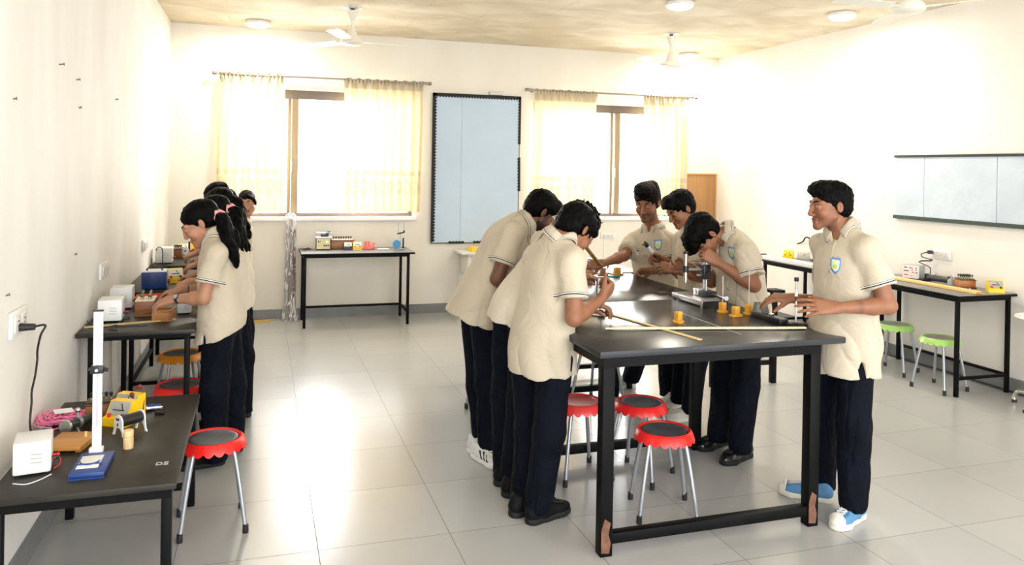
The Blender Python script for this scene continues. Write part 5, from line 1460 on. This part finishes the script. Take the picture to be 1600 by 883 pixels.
MB().box((0, 0, .045), (.105, .17, .09), bevel=.003).box((0, 0, .005), (.118, .182, .010), bevel=.002).build('case', WOODB, t)
MB().box((0, 0, .093), (.105, .17, .006)).build('top_panel', mat('ivory', (.74, .70, .58), .4), t)
for q in (-1, 1):
    for y_ in (-.045, .0, .05):
        MB().cyl((q*.022, y_, .096), (q*.022, y_, .116), .007).sph((q*.022, y_, .118), .008).build('brass_post', BRASS, t)
    MB().box((q*.022, .0, .124), (.012, .13, .008), rot=euler(x=.12), bevel=.002).build('lever', BLACKP, t)
t = thing('open_box', 'small open dovetailed wooden box the nearest girl is reaching into', 'box', (-.793, 1.385, z), -.12)
b_ = MB().box((0, 0, .005), (.105, .11, .010))
for q in (-1, 1): b_.box((q*.0495, 0, .034), (.007, .11, .064)).box((0, q*.052, .034), (.105, .007, .064))
b_.build('case', wood('box_wood_light', lin(176, 122, 66), lin(140, 88, 42), 6), t)
jt = MB()
for q in range(4): jt.box((.0465, -.0558, .012+q*.015), (.012, .0012, .007))
jt.build('dovetails', wood('dark_wood', lin(120, 70, 34), lin(90, 50, 24), 6), t)
o = MB().box((-.955, 1.30, z+.004), (.47, .028, .006), rot=math.atan2(.136, .459)).build('wooden_ruler', wood('ruler_wood', lin(206, 182, 120), lin(188, 160, 96), 5)); tag(o, 'long wooden ruler lying along the near edge of the left table', 'ruler')
t = thing('black_lead', 'black lead curling on the near edge of the left table', 'wire', (0, 0, 0))
MB().tube(spline([onz(136, 498, z+.004), onz(140, 506, z+.004), onz(160, 511, z+.004), onz(182, 508, z+.004), onz(192, 500, z+.004), onz(203, 497, z+.004), onz(198, 494, z+.004)]), .0028, 6).build('cord', WIREB, t)
t = thing('black_lead', 'short black lead in front of the wooden ruler on the left table', 'wire', (0, 0, 0))
MB().tube(spline([onz(170, 515, z+.004), onz(183, 516, z+.004), onz(180, 511, z+.004), onz(222, 509, z+.004), onz(232, 508, z+.004)]), .0026, 6).build('cord', WIREB, t)
vent_box('small grey box with a lead beside the nearest girl on the left table', (-.70, 1.58, z), .08, .10, .075, .1, mat('light_grey_case', (.62, .63, .62), .4), 'power supply', False)
# blue supply on the next table
t = thing('power_supply', 'blue power supply with white top and black handle on the left table', 'power supply', (-.995, 2.66, z), .06)
MB().box((0, 0, .066), (.165, .17, .118), bevel=.003).build('case', BLUE, t); MB().box((0, 0, .127), (.167, .172, .006), bevel=.002).build('lid', mat('pale_violet', (.74, .74, .80), .4), t)
MB().tube(spline([(-.05, -.02, .130), (-.045, -.02, .146), (0, -.02, .150), (.045, -.02, .146), (.05, -.02, .130)]), .005).build('handle', BLACKP, t)
vb = MB()
for q in range(5): vb.box((-.045, -.0865, .04+.014*q), (.05, .003, .004)).box((.025, -.0865, .04+.014*q), (.04, .003, .004))
vb.build('vents', mat('deep_blue', (.008, .02, .07), .5), t)
MB().box((.085, -.03, .066), (.004, .09, .10)).build('front_panel', mat('grey_metal', (.3, .3, .32), .35, .8), t)
for q in (0, 1): MB().cyl((.087, -.05+.05*q, .05), (.103, -.05+.05*q, .05), .012).build('knob', BLACKP, t)
panel_meter('yellow meter behind the blue power supply on the left table', (-.885, 2.93, z), .3, YELLOW, PAPER, 1.2)
o = MB().lathe([(.03, 0), (.038, .01), (.036, .03), (.02, .045), (.008, .06), (.006, .075)], c=(-1.06, 2.95, z), n=24).build('glass_funnel', mat('milk_glass', (.78, .78, .76), .2)); tag(o, 'white funnel standing behind the blue power supply', 'funnel')
t = thing('small_meter', 'small silver meter with black dial under the girls’ hands on the left table', 'meter', (-.80, 2.88, z))
MB().box((0, 0, .02), (.08, .06, .04), bevel=.006).build('body', STEEL, t); MB().cyl((0, -.01, .04), (0, -.01, .045), .022, n=24).build('dial', BLACKP, t)
# farthest table
vent_box('white power box with a hooked rod on the farthest left table', (-1.097, 4.20, z), .145, .16, .135, .05)
t = thing('hooked_rod', 'thin black hooked rod standing before the white box on the farthest left table', 'rod', (-1.10, 4.09, z))
MB().tube(spline([(.0, 0, .004), (.0, 0, .11), (-.012, 0, .15), (-.035, 0, .155), (-.05, 0, .14), (-.05, 0, .125)]), .004).cyl((0, 0, 0), (0, 0, .006), .02).build('rod', BLACKP, t)
knob_box('brown wooden box with dark fittings on the farthest left table', (-1.02, 4.60, z), .08, .12, .085, 4, 0, 2)
t = thing('dial_gauge', 'round white dial gauge on a foot on the farthest left table', 'gauge', (-.955, 4.60, z))
MB().cyl((0, 0, 0), (0, 0, .012), .03, n=20).cyl((0, 0, .01), (0, 0, .04), .008).build('foot', STEEL, t)
MB().cyl((0, -.012, .065), (0, .012, .065), .036, n=28).build('rim', STEEL, t); d_ = MB().cyl((0, -.0125, .065), (0, -.014, .065), .031, n=28).build('dial_face', PAPER, t)
MB().cyl((0, -.014, .065), (0, -.016, .065), .012, n=20).build('hub', mat('grey_metal', (.3, .3, .32), .35, .8), d_)
panel_meter('yellow meter with a black rod on the farthest left table, left of the pair', (-.995, 4.95, z), .2, YELLOW, PAPER, 1.15)
panel_meter('yellow meter on the farthest left table, right of the pair', (-.885, 5.02, z), .1, YELLOW, YELLOW, 1.05)
o = MB().cyl((-.94, 4.86, z), (-.94, 4.86, z+.13), .009).cyl((-.94, 4.86, z), (-.94, 4.86, z+.008), .02).build('black_rod', BLACKP); tag(o, 'short black rod standing between the yellow meters on the farthest left table', 'rod')
o = MB().box((-.83, 4.80, z+.008), (.11, .03, .016), bevel=.003).build('black_bar', BLACKP); tag(o, 'black bar lying before the yellow meters on the farthest left table', 'bar')

# ---- main table (top 0.92 m)
z = MZ
NEED = mat('needle_dark', (.03, .025, .025), .3, .6); NEEDW = mat('needle_pale', (.78, .76, .70), .4)
def pin(label, x, y, rz, m, nd, h=.155, shape='round', s=1.0):
    t = thing('pin_stand', label, 'pin stand', (x, y, z), rz, 'wooden pin stands on the middle table')
    if shape == 'round': MB().lathe([(.030*s, 0), (.031*s, .003), (.031*s, .010), (.028*s, .012)], n=8).build('base', m, t)
    else: MB().box((0, 0, .006), (.066*s, .034*s, .012), bevel=.0015).build('base', m, t)
    MB().box((0, 0, .012+.0225), (.034*s, .030*s, .045), bevel=.003).build('block', m, t)
    MB().cyl((0, 0, .055), (0, 0, .057+h), .0012 if nd is NEED else .0022, .0006 if nd is NEED else .0016, 8).build('needle', nd, t)
    return t
WOODK = wood('dull_wood', lin(176, 130, 66), lin(150, 104, 50), 6)
pin('yellow wooden pin stand with a dark needle, alone nearest the camera on the middle table', 1.832, .075, .3, WOODY, NEED, .17)
pin('yellow pin stand with a pale needle, leftmost of the three by the microscope', 2.235, .285, .2, WOODY, NEEDW, .15)
pin('yellow pin stand with a dark needle, middle of the three by the microscope', 2.235, .155, .15, WOODY, NEED, .16, 'sq', 1.05)
pin('yellow pin stand with a tall pale needle, rightmost of the three by the microscope', 2.345, .195, .3, WOODY, NEEDW, .19)
pin('dull brown pin stand farthest left on the middle table, below the white box', 2.05, 1.74, 0, WOODK, NEED, .16, 'sq', 1.35)
pin('pale brown pin stand with a tall needle by the smiling boy’s right hand', 2.20, 1.84, 0, WOODK, NEED, .26, 'sq', 1.1)
pin('orange wooden pin stand at the far end of the middle table, beside the teal strip', 2.32, 1.845, 0, WOODY, NEEDW, .22, 'sq', 1.4)
o = MB().box((2.255, 1.76, z+.004), (.09, .03, .008), rot=.2, bevel=.002).build('teal_strip', mat('teal_plastic', lin(70, 180, 180), .35)); tag(o, 'small teal strip lying at the far end of the middle table', 'strip')
# metre sticks
def stick(label, a, b, w, h, m, name='metre_stick'):
    a, b = np.asarray(a, float), np.asarray(b, float); d = b-a; L = np.linalg.norm(d)
    q = V3(d).to_track_quat('X', 'Z').to_matrix()
    t = thing(name, label, 'stick', (a+b)/2)
    MB().box((0, 0, 0), (L, w, h), rot=q, bevel=.001).build('stick', m, t)
    tk = MB()
    for k in range(1, 40): tk.box(q @ Vector((L*(k/40-.5), -w*.32, h/2+.0004)), (.0012, w*(.3 if k % 2 else .42), .0006), rot=q)
    tk.build('graduations', mat('ruler_marks', (.16, .12, .08), .6), t)
stick('pale metre stick lying across the middle table parallel to its near edge', (1.37, -.014, z+.0095), (2.385, -.236, z+.0095), .024, .008, mat('stick_pale', lin(240, 226, 190), .5, noise=(8, .05)))
stick('yellow metre stick on the middle table crossing under the pale one', (1.55, .47, z+.0032), (1.716, -.335, z+.0032), .026, .005, mat('stick_yellow', lin(226, 196, 128), .5, noise=(8, .06)))
stick('yellow metre stick held up by the smiling boy at the far end of the table', J(938, 415, 5.72), J(906, 374, 5.25), .030, .009, mat('stick_ochre', lin(206, 172, 84), .5, noise=(8, .06)))
# chalk lines and worn marks on the table top
ck = mat('chalk', (.62, .62, .62), .9)
MB().box((.18, -.10, MZ+.0006), (.004, .62, .0008)).build('chalk_line', ck, tA, smooth=False)
# slab with prism
t = thing('glass_prism', 'clear prism on a long black block at the right side of the middle table', 'prism', (2.345, .01, z), 0)
MB().box((0, 0, .016), (.055, .25, .030), bevel=.002).build('block', mat('black_wood', (.010, .010, .011), .45, noise=(20, .3)), t)
R_ = Matrix(((0, 0, 1, 0), (1, 0, 0, 0), (0, 1, 0, 0), (0, 0, 0, 1)))
GL = mat('prism_glass', (.50, .60, .58), .05); GL.node_tree.nodes['Principled BSDF'].inputs['Transmission Weight'].default_value = .75
MB().prism([(.03, .031), (.115, .031), (.10, .085), (.055, .085)], .05, Matrix.Translation((-.025, 0, 0)) @ R_).build('prism', GL, t, smooth=False)
MB().box((0, -.02, .038), (.022, .022, .012), bevel=.002).build('stop', STEEL, t)
# thin stand at the corner
t = thing('rod_stand', 'thin silver rod on a black foot at the near right corner of the middle table', 'stand', (2.395, -.145, z))
MB().box((0, 0, .011), (.05, .11, .020), rot=.35, bevel=.003).box((0, 0, .011), (.11, .035, .018), rot=.35, bevel=.003).build('foot', BLACKP, t)
MB().cyl((0, 0, .02), (0, 0, .235), .005).build('rod', STEEL, t); MB().cyl((0, 0, .13), (0, 0, .155), .0075).build('collar', mat('maroon', (.10, .02, .025), .4), t)
MB().cyl((0, 0, .155), (0, 0, .19), .008).build('sleeve', WHITEP, t)
MB().box((0, 0, .243), (.018, .018, .022), bevel=.003).build('head', BLACKP, t)
# lens stand in front of the front boy
pz = onz(938, 492, z)
t = thing('slit_stand', 'small black stand holding a glass plate, in the front boy’s hands', 'stand', (pz[0], pz[1], z))
ft = MB().cyl((0, 0, .012), (0, 0, .03), .018)
for k in range(3):
    a = k*2.094+.4; ft.box((.03*math.cos(a), .03*math.sin(a), .011), (.07, .014, .012), rot=a, bevel=.002).cyl((.06*math.cos(a), .06*math.sin(a), 0), (.06*math.cos(a), .06*math.sin(a), .016), .006)
ft.build('foot', BLACKP, t); MB().cyl((0, 0, .02), (0, 0, .115), .006).build('rod', STEEL, t)
MB().box((0, 0, .205), (.056, .012, .008)).box((0, 0, .115), (.05, .012, .008)).build('clamp_bar', BLACKP, t)
for q in (-1, 1): MB().cyl((q*.024, 0, .115), (q*.024, 0, .205), .0025).build('side_rod', BLACKP, t)
MB().box((0, 0, .16), (.036, .004, .084)).build('glass_plate', GL, t)
# printed white box
t = thing('printed_box', 'white box with red and black printed symbols behind the middle table’s far end', 'box', (2.235, 2.27, z), -.1)
MB().box((0, 0, .04), (.125, .09, .08), bevel=.003).build('carton', PAPER, t)
for i in range(4):
    for j in range(2):
        x0, z0 = -.042+.028*i, .056-.030*j
        MB().box((x0, -.0457, z0), (.012, .001, .012 if (i+j) % 2 else .008)).build('symbol', REDP if (i*2+j) % 3 == 0 else BLACKP, t)
t = thing('optical_bench', 'small black instrument with thin wires at the far end of the middle table', 'instrument', (2.46-.10, 2.30, z), .1)
MB().box((-.02, 0, .03), (.06, .05, .06), bevel=.004).box((.03, 0, .05), (.16, .01, .006)).cyl((.1, 0, 0), (.1, 0, .06), .006).build('body', BLACKP, t); MB().box((-.075, .0, .025), (.03, .04, .05), bevel=.003).build('yellow_block', YELLOW, t)
MB().box((-.02, -.027, .035), (.035, .003, .03)).build('face', STEEL, t)
# travelling microscope
MGREY = mat('silver_bed', (.55, .56, .58), .3, .6)
t = thing('travelling_microscope', 'travelling microscope with chrome tube on a grey bed, used by the bending boy', 'microscope', (2.30, .62, z))
MB().box((-.03, 0, .022), (.14, .36, .030), bevel=.003).build('bed', MGREY, t); MB().box((-.03, -.18, .022), (.136, .006, .028)).build('bed_end', BLACKP, t)
MB().box((.055, 0, .024), (.05, .34, .036), bevel=.004).build('side_rail', BLACKP, t)
for q in (-1, 1):
    MB().cyl((-.08, q*.14, 0), (-.08, q*.14, .01), .008).build('levelling_foot', STEEL, t)
MB().cyl((.055, -.17, .05), (.055, .17, .05), .006).cyl((.055, -.19, .05), (.055, -.17, .05), .014).build('screw', STEEL, t)
MB().box((.03, -.02, .055), (.085, .08, .03), bevel=.004).build('carriage', BLACKP, t); MB().box((.0, .03, .06), (.05, .05, .04), bevel=.004).build('saddle', STEEL, t)
for q in (-1, 1): MB().cyl((.025, q*.014, .06), (.025, q*.014, .24), .0065).build('column', STEEL, t)
MB().box((.025, 0, .185), (.05, .055, .09), bevel=.006).cyl((.025, -.045, .17), (.025, -.028, .17), .016).build('slide', BLACKP, t)
MB().cyl((.02, 0, .20), (-.10, 0, .20), .009).cyl((.02, 0, .165), (-.03, 0, .165), .006).build('arm', STEEL, t)
tb = MB().cyl((-.11, 0, .135), (-.11, 0, .30), .0125, n=20).cyl((-.11, 0, .12), (-.11, 0, .14), .008, n=16).build('tube', mat('chrome', (.8, .78, .74), .12, 1.0), t)
MB().cyl((-.11, 0, .185), (-.11, 0, .225), .019, n=20).build('focus_ring', BLACKP, tb); MB().cyl((-.11, 0, .295), (-.11, 0, .31), .016, n=20).build('eyepiece', BLACKP, tb)
# instrument held by the half hidden boy
a, b = J(1008, 380, 5.50), J(1033, 412, 5.60); d = nrm(b-a)
t = thing('hand_instrument', 'small silver instrument with black ends held up by the half hidden black haired boy', 'instrument', a)
P_ = lambda q: d*q
MB().cyl(P_(.03), P_(.115), .013, n=18).build('barrel', WHITEP, t); MB().cyl(P_(.012), P_(.03), .016, n=18).cyl(P_(.115), P_(.135), .017, n=18).build('ring', BLACKP, t)
MB().cyl(P_(.135), P_(.19), .008).build('handle', BLACKP, t); MB().sph(P_(.0)+UPZ*.004, .010).cyl(P_(.018)-RIGHT*.03, P_(.018)+RIGHT*.02, .005).build('crosspiece', BLACKP, t)

# ---- right wall tables (top 0.79 m)
z = .79
t = thing('sonometer_stick', 'long pale yellow wooden bar along the table on the right wall', 'wooden bar', (5.10, 1.70, z))
MB().box((0, 0, .012), (.062, 1.12, .022), bevel=.002).build('bar', mat('bar_yellow', lin(240, 204, 136), .5, noise=(6, .06)), t)
MB().box((0, -.562, .012), (.058, .004, .018)).build('end_grain', WOODO, t)
for q in (-.02, .015): MB().cyl((q, -.46, .023), (q, -.46, .034), .005).build('screw', STEEL, t)
t = thing('printed_meter', 'grey box with a white front printed in red and black on the right table', 'meter', (5.325, 2.01, z), math.radians(-68))
MB().box((0, 0, .062), (.145, .12, .118), bevel=.003).build('case', mat('grey_case', (.42, .43, .44), .4), t)
fp = MB().box((0, -.061, .062), (.140, .004, .112)).build('front_panel', PAPER, t)
for (x_, z_, w_, m_) in ((-.045, .10, .026, BLACKP), (.0, .098, .032, REDP), (.045, .098, .014, BLACKP), (-.04, .07, .045, BLACKP), (.012, .08, .014, REDP), (.045, .08, .012, REDP), (.02, .06, .02, REDP), (.05, .058, .014, BLACKP), (-.04, .035, .03, REDP), (.01, .028, .006, BLACKP)):
    MB().box((x_, -.0635, z_), (w_, .002, .008)).build('print_mark', m_, fp)
t = thing('power_cable', 'black coiled cable hanging from the socket on the right wall', 'cable', (0, 0, 0))
MB().cyl((RX-.02, 1.93, 1.03), (RX-.055, 1.95, 1.03), .016).build('plug', BLACKP, t)
MB().tube(spline([(RX-.05, 1.95, 1.03), (RX-.07, 2.0, 1.01), (RX-.06, 2.0, .98), (RX-.05, 1.90, .965), (RX-.06, 2.02, .945), (RX-.05, 1.91, .955), (RX-.07, 2.03, .935), (RX-.08, 1.90, .90), (RX-.09, 1.88, .84), (RX-.10, 1.85, .80)]), .0042).build('cord', WIREB, t)
t = thing('rheostat', 'black sliding rheostat lying on the right table behind the yellow bar', 'rheostat', (5.30, 1.72, z), math.radians(100))
MB().cyl((-.10, 0, .035), (.10, 0, .035), .024, n=24).build('coil', mat('coil', (.06, .062, .068), .35, .5), t)
for q in (-1, 1): MB().box((q*.105, 0, .035), (.012, .06, .07), bevel=.004).build('end_plate', BLACKP, t)
MB().box((0, 0, .066), (.21, .008, .008)).box((.03, 0, .07), (.03, .022, .022), bevel=.003).build('slider', STEEL, t)
t = thing('glass_bottle', 'small clear stoppered bottle on the right table beside the wooden box', 'bottle', (5.30, 1.585, z))
MB().lathe([(.010, 0), (.028, .002), (.030, .008), (.030, .04), (.024, .052), (.010, .060), (.010, .07)], n=24).build('bottle', CLEAR, t); MB().cyl((0, 0, .068), (0, 0, .085), .011, .013).build('stopper', CLEAR, t)
wire_heap('wire_bundle', 'tangle of black wires beside the printed meter on the right table', (5.27, 1.84, z), .06, 8, WIREB, 12, .03)
knob_box('orange-brown wooden box with two rows of black knobs on the right table', (5.31, 1.46, z), .12, .115, .072, 7, math.radians(-25), 2, wood('box_orange', lin(190, 122, 56), lin(158, 92, 36), 6))
panel_meter('yellow meter with clear top at the near end of the right table', (5.335, 1.20, z), math.radians(-35), YELLOW, CLEAR, 1.1)
t = thing('white_channel', 'long white channel lying on the far right table', 'channel', (4.945, 3.15, z), 0)
MB().box((0, 0, .025), (.07, 1.05, .022), bevel=.002).box((-.03, 0, .007), (.012, 1.0, .014)).box((.03, 0, .007), (.012, 1.0, .014)).build('strip', WHITEP, t)
MB().box((0, .535, .025), (.06, .03, .04)).build('end_block', BLACKP, t)
panel_meter('small yellow meter on the far right table', (5.20, 3.60, z), math.radians(-50), YELLOW, YELLOW, 1.0)
t = thing('beige_case', 'beige box beside the small yellow meter on the far right table', 'box', (5.32, 3.50, z), math.radians(-60))
MB().box((0, 0, .04), (.11, .10, .08), bevel=.005).build('case', mat('beige_plastic', (.6, .57, .5), .45), t); MB().cyl((.03, -.05, .05), (.03, -.056, .05), .014).build('knob', mat('grey_case', (.42, .43, .44), .4), t)
wire_heap('wire_bundle', 'black wire tangle on the far right table against the wall', (5.30, 3.28, z), .06, 8, WIREB, 14, .05)
wire_heap('wire_bundle', 'loose pink wires at the near end of the far right table', (4.99, 2.62, z), .07, 7, PINKW, 15, .02)
t = thing('hanging_plug', 'black plug and lead hanging on the right wall above the far right table', 'cable', (0, 0, 0))
c0 = onx(1262, 373, RX-.03); MB().tube(spline([onx(1246, 381, RX-.02), onx(1254, 378, RX-.03), onx(1258, 372, RX-.03), onx(1262, 371, RX-.03), onx(1266, 374, RX-.02)]), .008).build('cord', WIREB, t)

# ---- table on the back wall (top 0.79 m)
t = thing('bench_supply', 'cream faced power supply with knobs on the table by the back wall', 'power supply', (.39, 5.25, z))
MB().box((0, 0, .068), (.15, .14, .12), bevel=.003).build('case', mat('dark_case', (.08, .08, .08), .4), t); MB().box((0, -.071, .068), (.140, .004, .110)).build('front_panel', mat('cream_panel', lin(226, 214, 164), .45), t)
for (x_, z_, r_) in ((-.05, .095, .009), (-.03, .095, .005), (.035, .09, .010), (.01, .05, .008), (.032, .052, .008), (.055, .052, .008)): MB().cyl((x_, -.072, z_), (x_, -.084, z_), r_).build('knob', BLACKP if r_ < .01 else STEEL, t)
for q in (-1, 1): MB().box((q*.06, 0, .004), (.02, .12, .008)).build('foot', BLACKP, t)
t = thing('instrument_case', 'clear topped box with a black instrument stacked on the cream power supply', 'instrument', (.40, 5.26, z+.128))
MB().box((0, 0, .006), (.17, .12, .012), bevel=.002).build('tray', PAPER, t); MB().box((.01, 0, .028), (.085, .06, .032), bevel=.005).box((.045, 0, .055), (.05, .035, .025), rot=euler(y=-.3), bevel=.003).build('instrument', BLACKP, t)
MB().box((0, -.05, .06), (.17, .003, .004)).box((0, .05, .06), (.17, .003, .004)).cyl((-.08, -.05, .01), (-.08, -.05, .062), .002).cyl((.08, -.05, .01), (.08, -.05, .062), .002).cyl((-.08, .05, .01), (-.08, .05, .062), .002).cyl((.08, .05, .01), (.08, .05, .062), .002).build('frame', STEEL, t)
knob_box('long wooden box with a row of black knobs on the table by the back wall', (.605, 5.30, z), .25, .11, .10, 8, 0, 1, wood('box_mid', lin(176, 128, 74), lin(150, 100, 52), 6), PAPER)
panel_meter('white meter with a blue base on the table by the back wall', (.655, 5.175, z), 0, mat('navy_plastic', (.02, .025, .05), .4), PAPER, .95, BLUE)
panel_meter('white faced meter with a yellow base on the table by the back wall', (.755, 5.165, z), 0, YELLOW, PAPER, .98)
wire_heap('wire_bundle', 'heap of pink wires on the table by the back wall', (.885, 5.20, z), .07, 20, mat('salmon_wire', lin(246, 140, 140), .45), 21, .06)
t = thing('pink_blocks', 'small pink red blocks standing on the heap of wires by the back wall', 'blocks', (.89, 5.24, z+.004))
for k, x_ in enumerate((-.035, .0, .055)): MB().box((x_, 0, .045-.01*(k == 2)), (.026, .012, .08-.02*(k == 2)), bevel=.002).build('block', mat('salmon', lin(236, 120, 104), .5), t)
o = MB().box((1.05, 5.22, z+.0015), (.12, .07, .002), rot=.2).build('paper_sheet', PAPER); tag(o, 'white paper slip on the table by the back wall', 'paper')
t = thing('disc_stand', 'stand with pale blue disc and black clamp on the back table', 'stand', (1.215, 5.13, z))
MB().box((0, 0, .006), (.09, .07, .012), bevel=.003).build('base', mat('grey_metal', (.3, .3, .32), .35, .8), t); MB().cyl((.015, 0, .01), (.015, 0, .19), .006).build('rod', STEEL, t)
MB().cyl((-.03, -.008, .06), (-.03, .008, .06), .045, n=32).build('disc', mat('sky_blue', lin(70, 150, 205), .4), t)
MB().box((.015, 0, .185), (.08, .02, .018), rot=euler(y=-.2), bevel=.003).box((.05, 0, .20), (.016, .02, .03), bevel=.002).build('clamp', BLACKP, t)
for q in (-.012, .05): MB().cyl((q, .01, .19), (q, .01, .30), .0016).build('needle', NEED, t)
o = MB().cyl((1.285, 5.28, z), (1.285, 5.28, z+.115), .009).cyl((1.285, 5.28, z), (1.285, 5.28, z+.008), .022).build('black_rod', BLACKP); tag(o, 'short black rod standing at the right end of the back table', 'rod')
wire_heap('wire_bundle', 'black wires at the left end of the table by the back wall', (.21, 5.20, z), .065, 7, WIREB, 23, .03)

# ---- bundle of poles in plastic wrap by the back wall
t = thing('wrapped_poles', 'bundle of brown and grey rolls wrapped in clear plastic standing by the back wall', 'bundle', (.055, 5.36, 0))
for (x_, y_, r_, h_, m_) in ((-.035, .01, .022, 1.06, mat('roll_grey', (.28, .26, .24), .7)), (.005, .0, .024, 1.12, mat('roll_brown', (.24, .17, .13), .7)), (.040, .015, .022, 1.0, mat('roll_maroon', (.15, .05, .06), .7))):
    MB().cyl((x_, y_, .01), (x_*.7, y_, h_), r_, n=16).build('roll', m_, t)
def wrap_mat():
    m = mat('plastic_wrap', (.82, .82, .84), .12); nt = m.node_tree; b = nt.nodes['Principled BSDF']
    tr_ = nt.nodes.new('ShaderNodeBsdfTransparent'); ms = nt.nodes.new('ShaderNodeMixShader'); g = nt.nodes.new('ShaderNodeTexNoise'); g.inputs['Scale'].default_value = 28; g.inputs['Detail'].default_value = 5; g.inputs['Distortion'].default_value = 1.5
    tc = nt.nodes.new('ShaderNodeTexCoord'); mp = nt.nodes.new('ShaderNodeMapping'); mp.inputs['Scale'].default_value = (1, 1, .25); nt.links.new(tc.outputs['Object'], mp.inputs[0]); nt.links.new(mp.outputs[0], g.inputs['Vector'])
    r = nt.nodes.new('ShaderNodeMapRange'); r.inputs['From Min'].default_value = .48; r.inputs['From Max'].default_value = .62; r.inputs['To Min'].default_value = .12; r.inputs['To Max'].default_value = .85
    nt.links.new(g.outputs['Fac'], r.inputs[0]); nt.links.new(r.outputs[0], ms.inputs[0]); nt.links.new(tr_.outputs[0], ms.inputs[1]); nt.links.new(b.outputs[0], ms.inputs[2]); nt.links.new(ms.outputs[0], nt.nodes['Material Output'].inputs[0])
    return m
rw = random.Random(5)
def wob(i, th, r, z_): return r*(1+.10*math.sin(5*th+i*1.7)+.07*math.sin(9*th-i)), z_
MB().lathe([(.085, .004), (.085, .03), (.075, .07), (.064, .14), (.058, .3), (.060, .5), (.055, .7), (.058, .9), (.055, 1.05), (.05, 1.12), (.055, 1.16), (.02, 1.19)], n=40, fn=wob).build('plastic_wrap', wrap_mat(), t)
for k, (a, b, lab) in enumerate((((-.42, 5.36), (-.10, 5.42), 'yellow stick lying on the floor along the back wall, behind the girls'), ((-.42, 5.27), (-.16, 5.33), 'second yellow stick on the floor before the back wall, nearer the girls'))):
    stick(lab, (*a, .008), (*b, .008), .022, .012, mat('stick_floor', lin(216, 180, 96), .5), 'wooden_stick')
